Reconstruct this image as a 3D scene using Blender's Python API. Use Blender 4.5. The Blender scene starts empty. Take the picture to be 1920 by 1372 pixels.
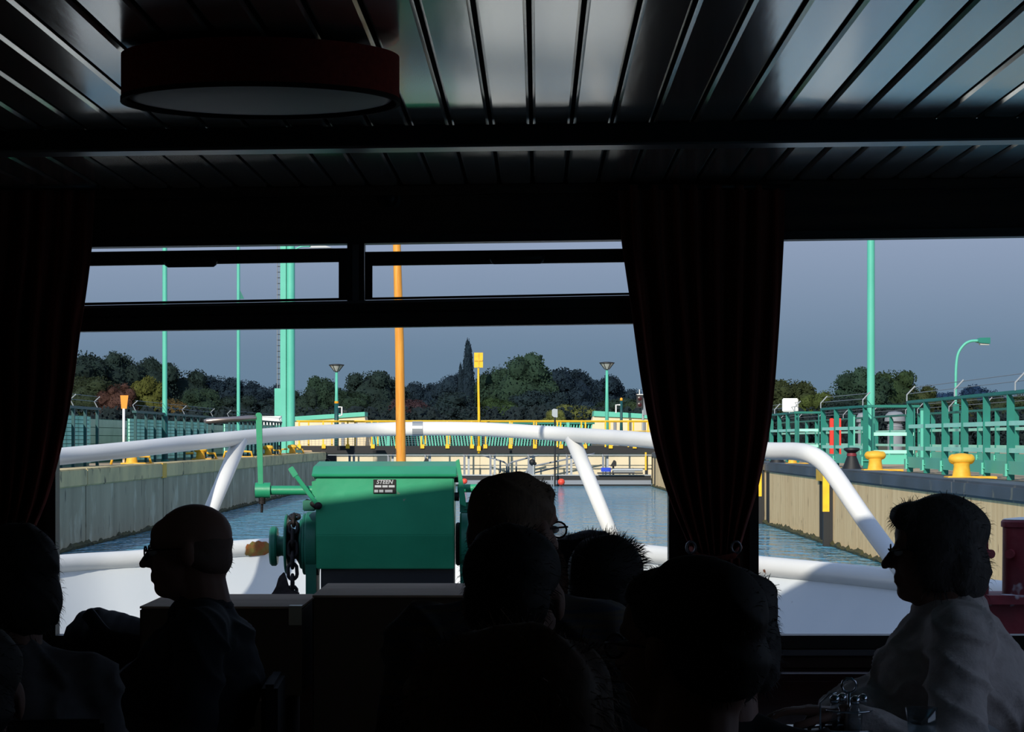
import bpy, bmesh, math, random
from mathutils import Vector, Matrix, Quaternion, noise
C = bpy.context.scene.collection
SC = bpy.context.scene
PI = math.pi
V = Vector
# ------------------------------------------------------------------ camera, world, sun, exposure
F = 5200.0            # focal length in pixels of the 1920 px wide frame
ZE = 1.85             # eye height above the water (z = 0)
HY = 824.0            # row of the horizon
cam_d = bpy.data.cameras.new('camera'); cam = bpy.data.objects.new('camera', cam_d); C.objects.link(cam)
cam.location = (0, 0, ZE); cam.rotation_euler = (PI/2, 0, 0)
cam_d.sensor_width = 36; cam_d.sensor_fit = 'HORIZONTAL'; cam_d.lens = 36*F/1920
cam_d.shift_y = (HY-686)/1920; cam_d.clip_start = .05; cam_d.clip_end = 4000
SC.camera = cam
vs = SC.view_settings
vs.view_transform = 'Standard'; vs.look = 'None'; vs.exposure = 0.0; vs.gamma = 1.0; vs.use_curve_mapping = False

def lin(c):
    return tuple(((v/255)/12.92 if v/255 <= .04045 else ((v/255+.055)/1.055)**2.4) for v in c)

w = bpy.data.worlds.new('sky'); SC.world = w; w.use_nodes = True
nt = w.node_tree; nt.nodes.clear()
out = nt.nodes.new('ShaderNodeOutputWorld'); bg = nt.nodes.new('ShaderNodeBackground')
tc = nt.nodes.new('ShaderNodeTexCoord'); sp = nt.nodes.new('ShaderNodeSeparateXYZ'); rp = nt.nodes.new('ShaderNodeValToRGB')
nt.links.new(tc.outputs['Generated'], sp.inputs[0]); nt.links.new(sp.outputs['Z'], rp.inputs[0])
nt.links.new(rp.outputs[0], bg.inputs[0]); nt.links.new(bg.outputs[0], out.inputs[0])
els = rp.color_ramp.elements
els[0].position = 0.0; els[0].color = (*lin((102, 129, 152)), 1)
els[1].position = 1.0; els[1].color = (*lin((128, 152, 196)), 1)
for p_, c_ in ((.03, (110, 134, 158)), (.07, (144, 160, 186)), (.25, (156, 174, 204))):
    e = els.new(p_); e.color = (*lin(c_), 1)
bg.inputs[1].default_value = 1.0
sun_d = bpy.data.lights.new('sun', 'SUN'); sun = bpy.data.objects.new('sun', sun_d); C.objects.link(sun)
SUN = V((.33, 1.0, -.5))
sun.rotation_euler = SUN.to_track_quat('-Z', 'Y').to_euler(); sun_d.energy = 4.3; sun_d.angle = .009
sun_d.color = (1.0, .93, .82); sun.location = (-10, -20, 14)

# ------------------------------------------------------------------ helpers
def P(px, py, Y):
    return V(((px-960)*Y/F, Y, ZE+(HY-py)*Y/F))
def X_(px, Y): return (px-960)*Y/F
def Z_(py, Y): return ZE+(HY-py)*Y/F

ORG = {}
def org(o): return ORG.get(o.name, V((0, 0, 0))) if o else V((0, 0, 0))
def tag(o, label=None, cat=None, group=None, kind=None):
    if label: o['label'] = label
    if cat: o['category'] = cat
    if group: o['group'] = group
    if kind: o['kind'] = kind
    return o
def thing(name, label, cat, loc=(0, 0, 0), group=None, kind=None):
    o = bpy.data.objects.new(name, None); C.objects.link(o); o.empty_display_size = .1
    o.location = loc; ORG[o.name] = V(loc)
    return tag(o, label, cat, group, kind)
def link_mesh(name, me, m, parent=None, loc=None):
    """vertices of me are in world space; origin goes to the parent's (or loc)"""
    L = V(loc) if loc is not None else org(parent)
    me.transform(Matrix.Translation(-L))
    o = bpy.data.objects.new(name, me); C.objects.link(o)
    if isinstance(m, (list, tuple)):
        for q in m: me.materials.append(q)
    elif m: me.materials.append(m)
    if parent is not None: o.parent = parent
    else: o.location = L
    ORG[o.name] = L
    return o
def copy_tree(o, parent=None):
    c = o.copy(); C.objects.link(c)
    ORG[c.name] = org(o)
    if parent is not None: c.parent = parent
    for ch in list(o.children): copy_tree(ch, c)
    return c

def frame(d):
    d = d.normalized()
    u = d.cross(V((0, 0, 1)))
    if u.length < 1e-4: u = V((1, 0, 0))
    u.normalize(); v = u.cross(d).normalized()
    return u, v

class MB:
    def __init__(s): s.b = bmesh.new()
    def _verts(s, pts): return [s.b.verts.new(p) for p in pts]
    def face(s, pts):
        return s.b.faces.new(s._verts(pts))
    def hexa(s, a, b_):
        """a: 4 points of one end, b_: 4 of the other, same order"""
        A = s._verts(a); B = s._verts(b_)
        s.b.faces.new(A[::-1]); s.b.faces.new(B)
        for i in range(4):
            s.b.faces.new((A[i], A[(i+1) % 4], B[(i+1) % 4], B[i]))
        return s
    def box(s, x0, x1, y0, y1, z0, z1, M=None):
        a = [V((x0, y0, z0)), V((x1, y0, z0)), V((x1, y1, z0)), V((x0, y1, z0))]
        b_ = [V((p.x, p.y, z1)) for p in a]
        if M: a = [M @ p for p in a]; b_ = [M @ p for p in b_]
        return s.hexa(a, b_)
    def cbox(s, c, sz, M=None):
        return s.box(c[0]-sz[0]/2, c[0]+sz[0]/2, c[1]-sz[1]/2, c[1]+sz[1]/2, c[2]-sz[2]/2, c[2]+sz[2]/2, M)
    def bar(s, p, q, w_, h_):
        p, q = V(p), V(q); u, v = frame(q-p)
        k = [(-1, -1), (1, -1), (1, 1), (-1, 1)]
        return s.hexa([p+u*a*w_/2+v*b_*h_/2 for a, b_ in k], [q+u*a*w_/2+v*b_*h_/2 for a, b_ in k])
    def tube(s, pts, r, n=10, closed=False, caps=True):
        pts = [V(p) for p in pts]; rs = r if isinstance(r, (list, tuple)) else [r]*len(pts)
        rings = []; N = len(pts); pu = None
        for i, p in enumerate(pts):
            if closed: d = pts[(i+1) % N]-pts[i-1]
            else: d = pts[min(i+1, N-1)]-pts[max(i-1, 0)]
            d.normalize()
            if pu is None: u, v = frame(d)
            else:
                u = pu-d*pu.dot(d)
                u = u.normalized() if u.length > 1e-5 else frame(d)[0]
                v = u.cross(d)
            pu = u
            rings.append([s.b.verts.new(p+(u*math.cos(t*2*PI/n)+v*math.sin(t*2*PI/n))*rs[i]) for t in range(n)])
        M_ = N if closed else N-1
        for i in range(M_):
            a, b_ = rings[i], rings[(i+1) % N]
            for t in range(n): s.b.faces.new((a[t], b_[t], b_[(t+1) % n], a[(t+1) % n]))
        if not closed and caps:
            s.b.faces.new(rings[0]); s.b.faces.new(rings[-1][::-1])
        return s
    def cyl(s, p, q, r1, r2=None, n=16):
        return s.tube([p, q], [r1, r1 if r2 is None else r2], n)
    def lathe(s, prof, c, axis=(0, 0, 1), n=24):
        """prof: (radius, offset along the axis)"""
        ax = V(axis).normalized(); u, v = frame(ax); c = V(c); rings = []
        for r, h in prof:
            rings.append([s.b.verts.new(c+ax*h+(u*math.cos(t*2*PI/n)+v*math.sin(t*2*PI/n))*max(r, 1e-4)) for t in range(n)])
        for a, b_ in zip(rings, rings[1:]):
            for t in range(n): s.b.faces.new((a[t], a[(t+1) % n], b_[(t+1) % n], b_[t]))
        s.b.faces.new(rings[0][::-1]); s.b.faces.new(rings[-1])
        return s
    def prism(s, poly, off):
        off = V(off); A = s._verts([V(p) for p in poly]); B = s._verts([V(p)+off for p in poly]); n = len(poly)
        s.b.faces.new(A[::-1]); s.b.faces.new(B)
        for i in range(n): s.b.faces.new((A[i], A[(i+1) % n], B[(i+1) % n], B[i]))
        return s
    def ell(s, c, r, sub=3, M=None):
        T = Matrix.Translation(V(c)) @ Matrix.Diagonal((*r, 1))
        if M: T = M @ T
        bmesh.ops.create_icosphere(s.b, subdivisions=sub, radius=1, matrix=T)
        return s
    def caps(s, p, q, r1, r2=None, n=14):
        """capsule with round ends"""
        r2 = r1 if r2 is None else r2; p, q = V(p), V(q); d = (q-p)
        if d.length < 1e-6: return s.ell(p, (r1,)*3, 2)
        d.normalize(); pts = []; rs = []
        for a in (-80, -50, -20): pts.append(p+d*r1*math.sin(math.radians(a))); rs.append(r1*math.cos(math.radians(a)))
        for a in (20, 50, 80): pts.append(q+d*r2*math.sin(math.radians(a))); rs.append(r2*math.cos(math.radians(a)))
        return s.tube(pts, rs, n)
    def mesh(s, smooth=False, bevel=0, angle=None):
        if bevel:
            try: bmesh.ops.bevel(s.b, geom=list(s.b.edges), offset=bevel, segments=2, affect='EDGES', clamp_overlap=True)
            except Exception: pass
        bmesh.ops.recalc_face_normals(s.b, faces=list(s.b.faces))
        me = bpy.data.meshes.new('m'); s.b.to_mesh(me); s.b.free()
        if smooth or angle:
            me.polygons.foreach_set('use_smooth', [True]*len(me.polygons))
            if angle: me.set_sharp_from_angle(angle=math.radians(angle))
        return me
    def build(s, name, m, parent=None, loc=None, smooth=False, bevel=0, angle=None):
        return link_mesh(name, s.mesh(smooth, bevel, angle), m, parent, loc)

def catmull(pts, n=8):
    pts = [V(p) for p in pts]; o = []
    ext = [pts[0]*2-pts[1]]+pts+[pts[-1]*2-pts[-2]]
    for i in range(1, len(ext)-2):
        a, b_, c, d = ext[i-1:i+3]
        for k in range(n):
            t = k/n
            o.append(.5*((2*b_)+(c-a)*t+(2*a-5*b_+4*c-d)*t*t+(3*b_-a-3*c+d)*t**3))
    o.append(pts[-1]); return o

# ------------------------------------------------------------------ materials
def mat(name, col, rough=.6, metal=0, col2=None, scale=4, stretch=(1, 1, 1), bump=0, bscale=None, spec=.5, contrast=(.35, .65), coat=0, obj_col=False):
    m = bpy.data.materials.new(name); m.use_nodes = True; n = m.node_tree; L = n.links
    b = n.nodes['Principled BSDF']
    b.inputs['Base Color'].default_value = (*lin(col), 1); b.inputs['Roughness'].default_value = rough
    b.inputs['Metallic'].default_value = metal; b.inputs['Specular IOR Level'].default_value = spec
    b.inputs['Coat Weight'].default_value = coat
    t = n.nodes.new('ShaderNodeTexCoord'); mp = n.nodes.new('ShaderNodeMapping'); mp.inputs['Scale'].default_value = stretch
    L.new(t.outputs['Object'], mp.inputs[0])
    src = None
    if col2 is not None:
        nz = n.nodes.new('ShaderNodeTexNoise'); nz.inputs['Scale'].default_value = scale; nz.inputs['Detail'].default_value = 6
        L.new(mp.outputs[0], nz.inputs['Vector'])
        r = n.nodes.new('ShaderNodeValToRGB'); r.color_ramp.elements[0].position = contrast[0]; r.color_ramp.elements[1].position = contrast[1]
        r.color_ramp.elements[0].color = (*lin(col), 1); r.color_ramp.elements[1].color = (*lin(col2), 1)
        L.new(nz.outputs['Fac'], r.inputs[0]); L.new(r.outputs[0], b.inputs['Base Color']); src = r
    if bump:
        nb = n.nodes.new('ShaderNodeTexNoise'); nb.inputs['Scale'].default_value = bscale or scale*3; nb.inputs['Detail'].default_value = 5
        L.new(mp.outputs[0], nb.inputs['Vector'])
        bp = n.nodes.new('ShaderNodeBump'); bp.inputs['Strength'].default_value = bump; bp.inputs['Distance'].default_value = .02
        L.new(nb.outputs['Fac'], bp.inputs['Height']); L.new(bp.outputs[0], b.inputs['Normal'])
    return m
def spots(m, col, scale=6, thr=.68, soft=.02, stretch=(1, 1, 1)):
    """add spots of a second colour (rust, chipped paint, stains) over a material"""
    n = m.node_tree; L = n.links; b = n.nodes['Principled BSDF']
    t = n.nodes.new('ShaderNodeTexCoord'); mp = n.nodes.new('ShaderNodeMapping'); mp.inputs['Scale'].default_value = stretch
    L.new(t.outputs['Object'], mp.inputs[0])
    nz = n.nodes.new('ShaderNodeTexNoise'); nz.inputs['Scale'].default_value = scale; nz.inputs['Detail'].default_value = 4; L.new(mp.outputs[0], nz.inputs['Vector'])
    r = n.nodes.new('ShaderNodeValToRGB'); r.color_ramp.elements[0].position = thr; r.color_ramp.elements[1].position = thr+soft
    L.new(nz.outputs['Fac'], r.inputs[0])
    mx = n.nodes.new('ShaderNodeMix'); mx.data_type = 'RGBA'; L.new(r.outputs[0], mx.inputs['Factor'])
    inp = b.inputs['Base Color']
    if inp.links: L.new(inp.links[0].from_socket, mx.inputs['A'])
    else: mx.inputs['A'].default_value = inp.default_value
    mx.inputs['B'].default_value = (*lin(col), 1); L.new(mx.outputs['Result'], inp)
    return m
M = {}
M['board'] = mat('lacquered_board', (246, 243, 230), .2, .6, (238, 236, 224), 2, (6, .6, 1), bump=.05, bscale=3, spec=1, coat=.6)
M['board'].node_tree.nodes['Principled BSDF'].inputs['Coat Roughness'].default_value = .13; M['board'].node_tree.nodes['Principled BSDF'].inputs['Coat IOR'].default_value = 1.7; M['board'].node_tree.nodes['Principled BSDF'].inputs['IOR'].default_value = 1.8
M['dark'] = mat('dark_backing', (8, 8, 8), .9)
M['darkwood'] = mat('dark_wood', (76, 52, 38), .55, 0, (60, 40, 30), 3, (1, 1, 12))
M['beam'] = mat('beam_paint', (14, 13, 12), .6)
M['beamtrim'] = mat('beam_trim', (150, 148, 145), .3, .6)
M['frame'] = mat('window_frame_dark', (62, 60, 58), .45, .5)
M['framel'] = mat('window_frame_light', (120, 120, 124), .4, .6)
M['rearwall'] = mat('rear_wall_panel', (206, 192, 168), .7)
M['floor'] = mat('floor_carpet', (120, 104, 88), .9, 0, (96, 84, 72), 30)
M['leather'] = mat('bench_leather', (74, 38, 34), .45, 0, (60, 30, 28), 8, bump=.1)
M['card'] = mat('cardboard', (206, 178, 148), .85, 0, (190, 162, 132), 5)
M['cardin'] = mat('cardboard_brown', (96, 78, 60), .9)
M['tape'] = mat('packing_tape', (200, 190, 160), .4)
M['lampshade'] = mat('lamp_fabric', (170, 52, 44), .9, 0, (150, 44, 38), 80)
M['diffuser'] = mat('lamp_diffuser', (244, 244, 238), .5)
M['table'] = mat('table_top', (196, 204, 212), .25)
M['chrome'] = mat('chrome', (200, 205, 212), .12, 1)
M['steel'] = mat('steel', (190, 175, 165), .3, .9)
M['blackp'] = mat('black_plastic', (10, 10, 10), .5)
M['white'] = mat('white_paint', (236, 236, 232), .4, 0, (226, 227, 224), 2, bump=.04, bscale=20)
spots(M['white'], (120, 70, 40), 5, .735, .015)
M['whitep'] = mat('white_plate', (222, 226, 226), .5, 0, (212, 218, 220), 1.2)
spots(M['whitep'], (120, 96, 80), 6, .745, .02)
M['rust'] = mat('rust', (150, 72, 30), .9, 0, (110, 110, 48), 14, bump=.5, bscale=30)
M['deck'] = mat('deck_paint', (60, 66, 64), .7, 0, (48, 52, 50), 5)
M['green'] = mat('windlass_green', (48, 164, 118), .42, 0, (38, 146, 104), 3, bump=.05, bscale=25)
spots(M['green'], (150, 160, 140), 7, .715, .015)
M['greend'] = mat('windlass_green_dark', (34, 124, 98), .45, 0, (26, 108, 86), 4)  # darker copy of the green; shade on the drums put into the colour
spots(M['greend'], (30, 40, 36), 6, .68, .04)
M['iron'] = mat('chain_iron', (46, 40, 40), .6, .5, (30, 26, 26), 12, bump=.3)
M['mast'] = mat('varnished_wood', (240, 172, 70), .4, 0, (222, 144, 46), 5, (14, 14, 1), bump=.1)
spots(M['mast'], (110, 60, 20), 10, .7, .05, (6, 6, 1))
M['redp'] = mat('bollard_red', (128, 34, 44), .6, 0, (90, 24, 34), 6, bump=.2)
spots(M['redp'], (200, 205, 210), 4, .62, .04)
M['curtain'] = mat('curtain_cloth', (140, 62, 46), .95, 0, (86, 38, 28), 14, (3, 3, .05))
M['teal'] = mat('teal_paint', (96, 194, 170), .5, 0, (86, 184, 160), 1, bump=.0)
M['teald'] = mat('teal_dark_paint', (12, 122, 108), .5, 0, (10, 112, 98), 2)
M['tealpost'] = mat('teal_blue_post', (8, 74, 76), .5)
M['tealpanel'] = mat('teal_panel', (172, 240, 216), .6, 0, (160, 230, 206), 2)
M['greypanel'] = mat('grey_green_panel', (214, 226, 200), .7, 0, (196, 210, 184), 2)
M['yellow'] = mat('yellow_paint', (250, 200, 30), .5, 0, (240, 186, 30), 8)
M['yellowb'] = mat('bollard_yellow', (240, 190, 60), .6, 0, (224, 168, 44), 6, bump=.2)
M['orange'] = mat('orange_marker', (250, 150, 40), .6)
M['red'] = mat('red_paint', (230, 50, 36), .5)
M['buoy'] = mat('buoy_red', (238, 92, 62), .45, 0, (226, 70, 50), 3)
M['blue'] = mat('blue_paint', (30, 70, 200), .4)
M['galv'] = mat('galvanised', (170, 176, 180), .45, .5)
M['greyp'] = mat('grey_paint', (130, 136, 144), .6)
M['blackm'] = mat('black_metal', (22, 24, 26), .6)
M['glasslamp'] = mat('lamp_glass', (190, 196, 190), .2)
M['amber'] = mat('amber_lens', (240, 160, 20), .3)
M['signalred'] = mat('signal_lens', (60, 14, 18), .3)
M['concs'] = mat('concrete_left', (186, 176, 146), .9, 0, (158, 149, 122), .8, (1, 1, .25), bump=.3, bscale=8)
spots(M['concs'], (84, 80, 66), 3.5, .64, .08, (1, 1.6, .5)); spots(M['concs'], (200, 194, 166), 1.2, .56, .12)
M['concl'] = mat('concrete_right', (240, 208, 156), .9, 0, (222, 186, 134), 1.5, (1, 3, .35), bump=.35, bscale=8)
spots(M['concl'], (120, 84, 54), 4, .64, .06, (1, 2.5, .6))
M['coping'] = mat('coping_concrete', (226, 204, 148), .9, 0, (196, 178, 132), 1.2, bump=.2)
spots(M['coping'], (100, 92, 74), 2, .6, .1)
M['copingd'] = mat('coping_steel', (72, 82, 94), .55, 0, (56, 62, 66), 1.6, (1, .4, 1), bump=.2)
spots(M['copingd'], (110, 108, 96), 2.2, .64, .05)
M['beige'] = mat('beige_concrete', (236, 220, 186), .9, 0, (218, 202, 168), .8, (1, 1, .4))
M['quay'] = mat('quay_paving', (190, 166, 132), .9, 0, (160, 140, 112), 1)
M['grass'] = mat('grass_ground', (58, 66, 34), .95, 0, (76, 72, 40), .2)
M['algae'] = mat('algae', (74, 72, 26), .9, 0, (46, 48, 24), 4, bump=.5)
M['skin'] = mat('skin', (150, 112, 96), .6, 0, (140, 102, 88), 12)
M['hairgrey'] = mat('hair_grey', (84, 80, 78), .7, 0, (60, 56, 54), 30, (6, 6, 1))
M['fringe'] = mat('hair_fringe', (120, 98, 88), .8)
M['hairdark'] = mat('hair_dark', (34, 28, 26), .7, 0, (24, 20, 18), 30, (6, 6, 1))
M['hairbrown'] = mat('hair_brown', (128, 100, 78), .7, 0, (104, 82, 64), 30, (6, 6, 1))
M['sweater'] = mat('grey_sweater', (222, 210, 206), .95, 0, (208, 196, 192), 40, bump=.15)
M['sweater2'] = mat('soft_grey_top', (110, 108, 112), .95, 0, (100, 98, 100), 40)
M['navy'] = mat('navy_jacket', (34, 42, 50), .9, 0, (28, 36, 42), 10)
M['black'] = mat('black_cloth', (20, 20, 22), .9, 0, (14, 14, 16), 10)
M['check'] = mat('checked_shirt', (60, 66, 84), .9, 0, (100, 88, 70), 8, (1, 1, 12))
M['blouse'] = mat('pale_blouse', (190, 182, 176), .9)
M['brownc'] = mat('brown_cardigan', (58, 46, 40), .95)
M['eyew'] = mat('eye_white', (200, 196, 190), .3)
M['plate'] = mat('nameplate_black', (14, 14, 18), .4)
M['platew'] = mat('nameplate_silver', (190, 194, 196), .4, .3)
M['bark'] = mat('bark', (58, 48, 38), .9)

def glass_mat(name, tint=(1, 1, 1), refl=.06):
    m = bpy.data.materials.new(name); m.use_nodes = True; n = m.node_tree; n.nodes.clear(); L = n.links
    o = n.nodes.new('ShaderNodeOutputMaterial'); t = n.nodes.new('ShaderNodeBsdfTransparent'); g = n.nodes.new('ShaderNodeBsdfGlossy'); mx = n.nodes.new('ShaderNodeMixShader')
    t.inputs[0].default_value = (*tint, 1); g.inputs['Roughness'].default_value = .02; mx.inputs[0].default_value = refl
    L.new(t.outputs[0], mx.inputs[1]); L.new(g.outputs[0], mx.inputs[2]); L.new(mx.outputs[0], o.inputs[0]); return m
M['pane'] = glass_mat('window_glass', (.985, .99, .99), .012)
M['specs'] = glass_mat('spectacle_lens', (.8, .8, .8), .12)
M['tumbler'] = glass_mat('tumbler_glass', (.8, .84, .86), .14)

def leaf_mat():
    m = bpy.data.materials.new('leaves'); m.use_nodes = True; n = m.node_tree; L = n.links; b = n.nodes['Principled BSDF']
    oi = n.nodes.new('ShaderNodeObjectInfo'); t = n.nodes.new('ShaderNodeTexCoord'); nz = n.nodes.new('ShaderNodeTexNoise'); nz.inputs['Scale'].default_value = 5
    L.new(t.outputs['Object'], nz.inputs['Vector'])
    hs = n.nodes.new('ShaderNodeHueSaturation'); mr = n.nodes.new('ShaderNodeMapRange')
    mr.inputs[1].default_value = .3; mr.inputs[2].default_value = .7; mr.inputs[3].default_value = .65; mr.inputs[4].default_value = 1.3
    L.new(nz.outputs['Fac'], mr.inputs[0]); L.new(mr.outputs[0], hs.inputs['Value']); L.new(oi.outputs['Color'], hs.inputs['Color'])
    L.new(hs.outputs[0], b.inputs['Base Color']); b.inputs['Roughness'].default_value = .9; b.inputs['Specular IOR Level'].default_value = .1
    return m
M['leaf'] = leaf_mat()

def water_mat():
    m = bpy.data.materials.new('water'); m.use_nodes = True; n = m.node_tree; L = n.links; b = n.nodes['Principled BSDF']
    b.inputs['Base Color'].default_value = (*lin((66, 150, 182)), 1); b.inputs['Roughness'].default_value = .06; b.inputs['IOR'].default_value = 1.33
    t = n.nodes.new('ShaderNodeTexCoord'); mp = n.nodes.new('ShaderNodeMapping'); mp.inputs['Scale'].default_value = (1.0, .55, 1)
    L.new(t.outputs['Object'], mp.inputs[0])
    a = n.nodes.new('ShaderNodeTexNoise'); a.inputs['Scale'].default_value = 2.0; a.inputs['Detail'].default_value = 3; a.inputs['Roughness'].default_value = .6
    c = n.nodes.new('ShaderNodeTexNoise'); c.inputs['Scale'].default_value = .35; c.inputs['Detail'].default_value = 2
    L.new(mp.outputs[0], a.inputs['Vector']); L.new(mp.outputs[0], c.inputs['Vector'])
    ad = n.nodes.new('ShaderNodeMath'); ad.operation = 'MULTIPLY_ADD'; ad.inputs[1].default_value = .6
    L.new(c.outputs['Fac'], ad.inputs[0]); L.new(a.outputs['Fac'], ad.inputs[2])
    bp = n.nodes.new('ShaderNodeBump'); bp.inputs['Strength'].default_value = 1; bp.inputs['Distance'].default_value = .3
    L.new(ad.outputs[0], bp.inputs['Height']); L.new(bp.outputs[0], b.inputs['Normal'])
    return m
M['water'] = water_mat()

# ================================================================== THE SHIP'S SALOON
ZF, ZC, YW = .45, 2.63, 8.47          # floor, ceiling, front wall
def S(x, y, z):                        # the ship lists and points a little off the axis of the lock
    return V((x+.0092*y-.0126*(z-ZE), y, z+.0126*x))
def sbox(mb, x0, x1, y0, y1, z0, z1):
    a = [S(x0, y0, z0), S(x1, y0, z0), S(x1, y1, z0), S(x0, y1, z0)]
    b_ = [S(x0, y0, z1), S(x1, y0, z1), S(x1, y1, z1), S(x0, y1, z1)]
    return mb.hexa(a, b_)
XS = 2.45
m = MB(); sbox(m, -XS-.1, XS+.1, -3.1, YW+.1, ZF-.1, ZF); m.build('floor', M['floor']).__setitem__('kind', 'structure')
ceil = MB(); sbox(ceil, -XS-.1, XS+.1, -3.1, YW+.12, ZC+.016, ZC+.09); ceil = ceil.build('ceiling', M['dark']); ceil['kind'] = 'structure'
for k in range(-25, 25):               # each board of the panelled ceiling
    x0 = -.006+.1003*k+.005; x1 = x0+.0903
    if x0 < -XS or x1 > XS: continue
    m = MB(); c = .006
    prof = [(x0, ZC+.014), (x0, ZC+c), (x0+c, ZC), (x1-c, ZC), (x1, ZC+c), (x1, ZC+.014)]
    a = [S(x, -3.0, z) for x, z in prof]; q = [S(x, YW-.002, z) for x, z in prof]
    A = m._verts(a); B = m._verts(q); n_ = len(A)
    m.b.faces.new(A); m.b.faces.new(B[::-1])
    for i in range(n_): m.b.faces.new((A[i], A[(i+1) % n_], B[(i+1) % n_], B[i]))
    m.build('ceiling_board', M['board'], ceil)
t = MB(); sbox(t, -XS, XS, 6.83, 6.955, ZC-.05, ZC-.003); tr = t.build('trim_1', M['beam']); tr['kind'] = 'structure'
t = MB(); sbox(t, -XS, XS, 6.845, 6.953, ZC-.056, ZC-.0505); t.build('metal_strip', M['beamtrim'], tr)
t = MB(); sbox(t, -XS, XS, YW-.02, YW-.001, ZC-.03, ZC-.002); t.build('trim_2', M['darkwood']).__setitem__('kind', 'structure')
# front wall, from pieces around the two windows
def WX(px): return X_(px, YW)
w1a, w1b, w2a, w2b = WX(92), WX(1262), WX(1412), WX(2030)
m = MB()
def wallrect(px0, px1, y0, y1):        # image rows -> metres on the front wall
    m.box(px0, px1, YW, YW+.08, Z_(y1, YW), Z_(y0, YW))
ztop1 = 452; zbot = 1196
m.box(-XS-.1, w1a, YW, YW+.08, ZF, ZC+.05); m.box(w1b, w2a, YW, YW+.08, ZF, ZC+.05); m.box(w2b, XS+.1, YW, YW+.08, ZF, ZC+.05)
for a, b_ in ((w1a, w1b), (w2a, w2b)):
    m.box(a, b_, YW, YW+.08, ZF, Z_(1200, YW))
# lintels follow the list of the ship
for a, b_, ya, yb in ((w1a, w1b, 462, 447), (w2a, w2b, 448, 438)):
    m.hexa([V((a, YW, Z_(ya, YW))), V((b_, YW, Z_(yb, YW))), V((b_, YW+.08, Z_(yb, YW))), V((a, YW+.08, Z_(ya, YW)))],
           [V((a, YW, ZC+.05)), V((b_, YW, ZC+.05)), V((b_, YW+.08, ZC+.05)), V((a, YW+.08, ZC+.05))])
m.build('wall_front', M['darkwood']).__setitem__('kind', 'structure')
m = MB(); sbox(m, -XS-.1, -XS, -3.1, YW, ZF, ZC+.05); m.build('wall_left', M['rearwall']).__setitem__('kind', 'structure')
m = MB()
for a in ((-3.1, 3.9, ZF, ZC+.05), (6.9, YW, ZF, ZC+.05), (3.9, 6.9, ZF, 1.45), (3.9, 6.9, 2.4, ZC+.05)):
    sbox(m, XS, XS+.1, *a)
m.build('wall_right', M['rearwall']).__setitem__('kind', 'structure')
m = MB(); sbox(m, -XS-.1, XS+.1, -3.2, -3.1, ZF-.1, ZC+.08); m.build('wall_back', M['rearwall']).__setitem__('kind', 'structure')
# roof, upper deck house above the saloon (its shade falls on the windlass)
m = MB(); m.box(-2.75, 2.75, -3.3, 8.75, ZC+.15, ZC+.25); m.build('ship_roof', M['whitep']).__setitem__('kind', 'structure')
m = MB(); m.prism([V((-2.9, 1, ZC+.25)), V((2.6, 1, ZC+.25)), V((2.6, 8.5, ZC+.25)), V((-1.6, 8.46, ZC+.25)), V((-2.3, 8.3, ZC+.25)), V((-2.9, 8.05, ZC+.25))], (0, 0, 3.72-ZC-.25)); m.build('ship_deckhouse', M['whitep']).__setitem__('kind', 'structure')

def wbar(mb, pxa, pya0, pya1, pxb, pyb0, pyb1, Y0, Y1):
    """horizontal bar given by its rows at two columns"""
    a = [P(pxa, pya1, Y0), P(pxb, pyb1, Y0), P(pxb, pyb0, Y0), P(pxa, pya0, Y0)]
    b_ = [V((p.x, Y1, p.z)) for p in a]
    return mb.hexa(a, b_)
def window(name, px0, px1, yt0, yt1, yb):
    o = bpy.data.objects.new(name, None); C.objects.link(o); o['kind'] = 'structure'; o.location = (X_((px0+px1)/2, YW), YW, Z_(yb, YW)); ORG[o.name] = o.location.copy()
    m = MB()
    wbar(m, px0, yt0-16, yt0, px1, yt1-16, yt1, YW-.03, YW+.05)
    m.box(X_(px0-8, YW), X_(px0+9, YW), YW-.03, YW+.05, Z_(yb, YW), Z_(yt0, YW))
    m.box(X_(px1-9, YW), X_(px1+8, YW), YW-.03, YW+.05, Z_(yb, YW), Z_(yt1, YW))
    m.box(X_(px0-8, YW), X_(px1+8, YW), YW-.03, YW+.05, Z_(yb+24, YW), Z_(yb, YW))
    m.build('window_frame', M['frame'], o)
    m = MB(); m.box(X_(px0-8, YW), X_(px1+8, YW), YW-.06, YW-.031, Z_(yb+36, YW), Z_(yb+26, YW)); m.build('window_sill', M['framel'], o)
    return o
W1 = window('window_1', 98, 1262, 464, 448, 1190)
m = MB(); wbar(m, 98, 577, 622, 1262, 554, 605, YW-.02, YW+.05); m.build('transom', M['frame'], W1)
m = MB(); wbar(m, 98, 574, 579, 1262, 552, 557, YW-.035, YW+.03); m.build('transom_strip', M['framel'], W1)
m = MB(); wbar(m, 98, 594, 598, 1262, 573, 577, YW-.024, YW-.0205); m.build('gasket', M['blackp'], W1)
m = MB(); m.box(WX(652), WX(684), YW-.03, YW+.05, Z_(572, YW), Z_(456, YW)); m.build('mullion', M['frame'], W1)
m = MB(); m.box(WX(662), WX(674), YW-.036, YW-.031, Z_(566, YW), Z_(460, YW)); m.build('mullion_strip', M['framel'], W1)
def tilted_pane(mb, p0, p1, p2, p3): mb.hexa([p0, p1, p2, p3], [p+V((0, .005, 0)) for p in (p0, p1, p2, p3)])
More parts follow.
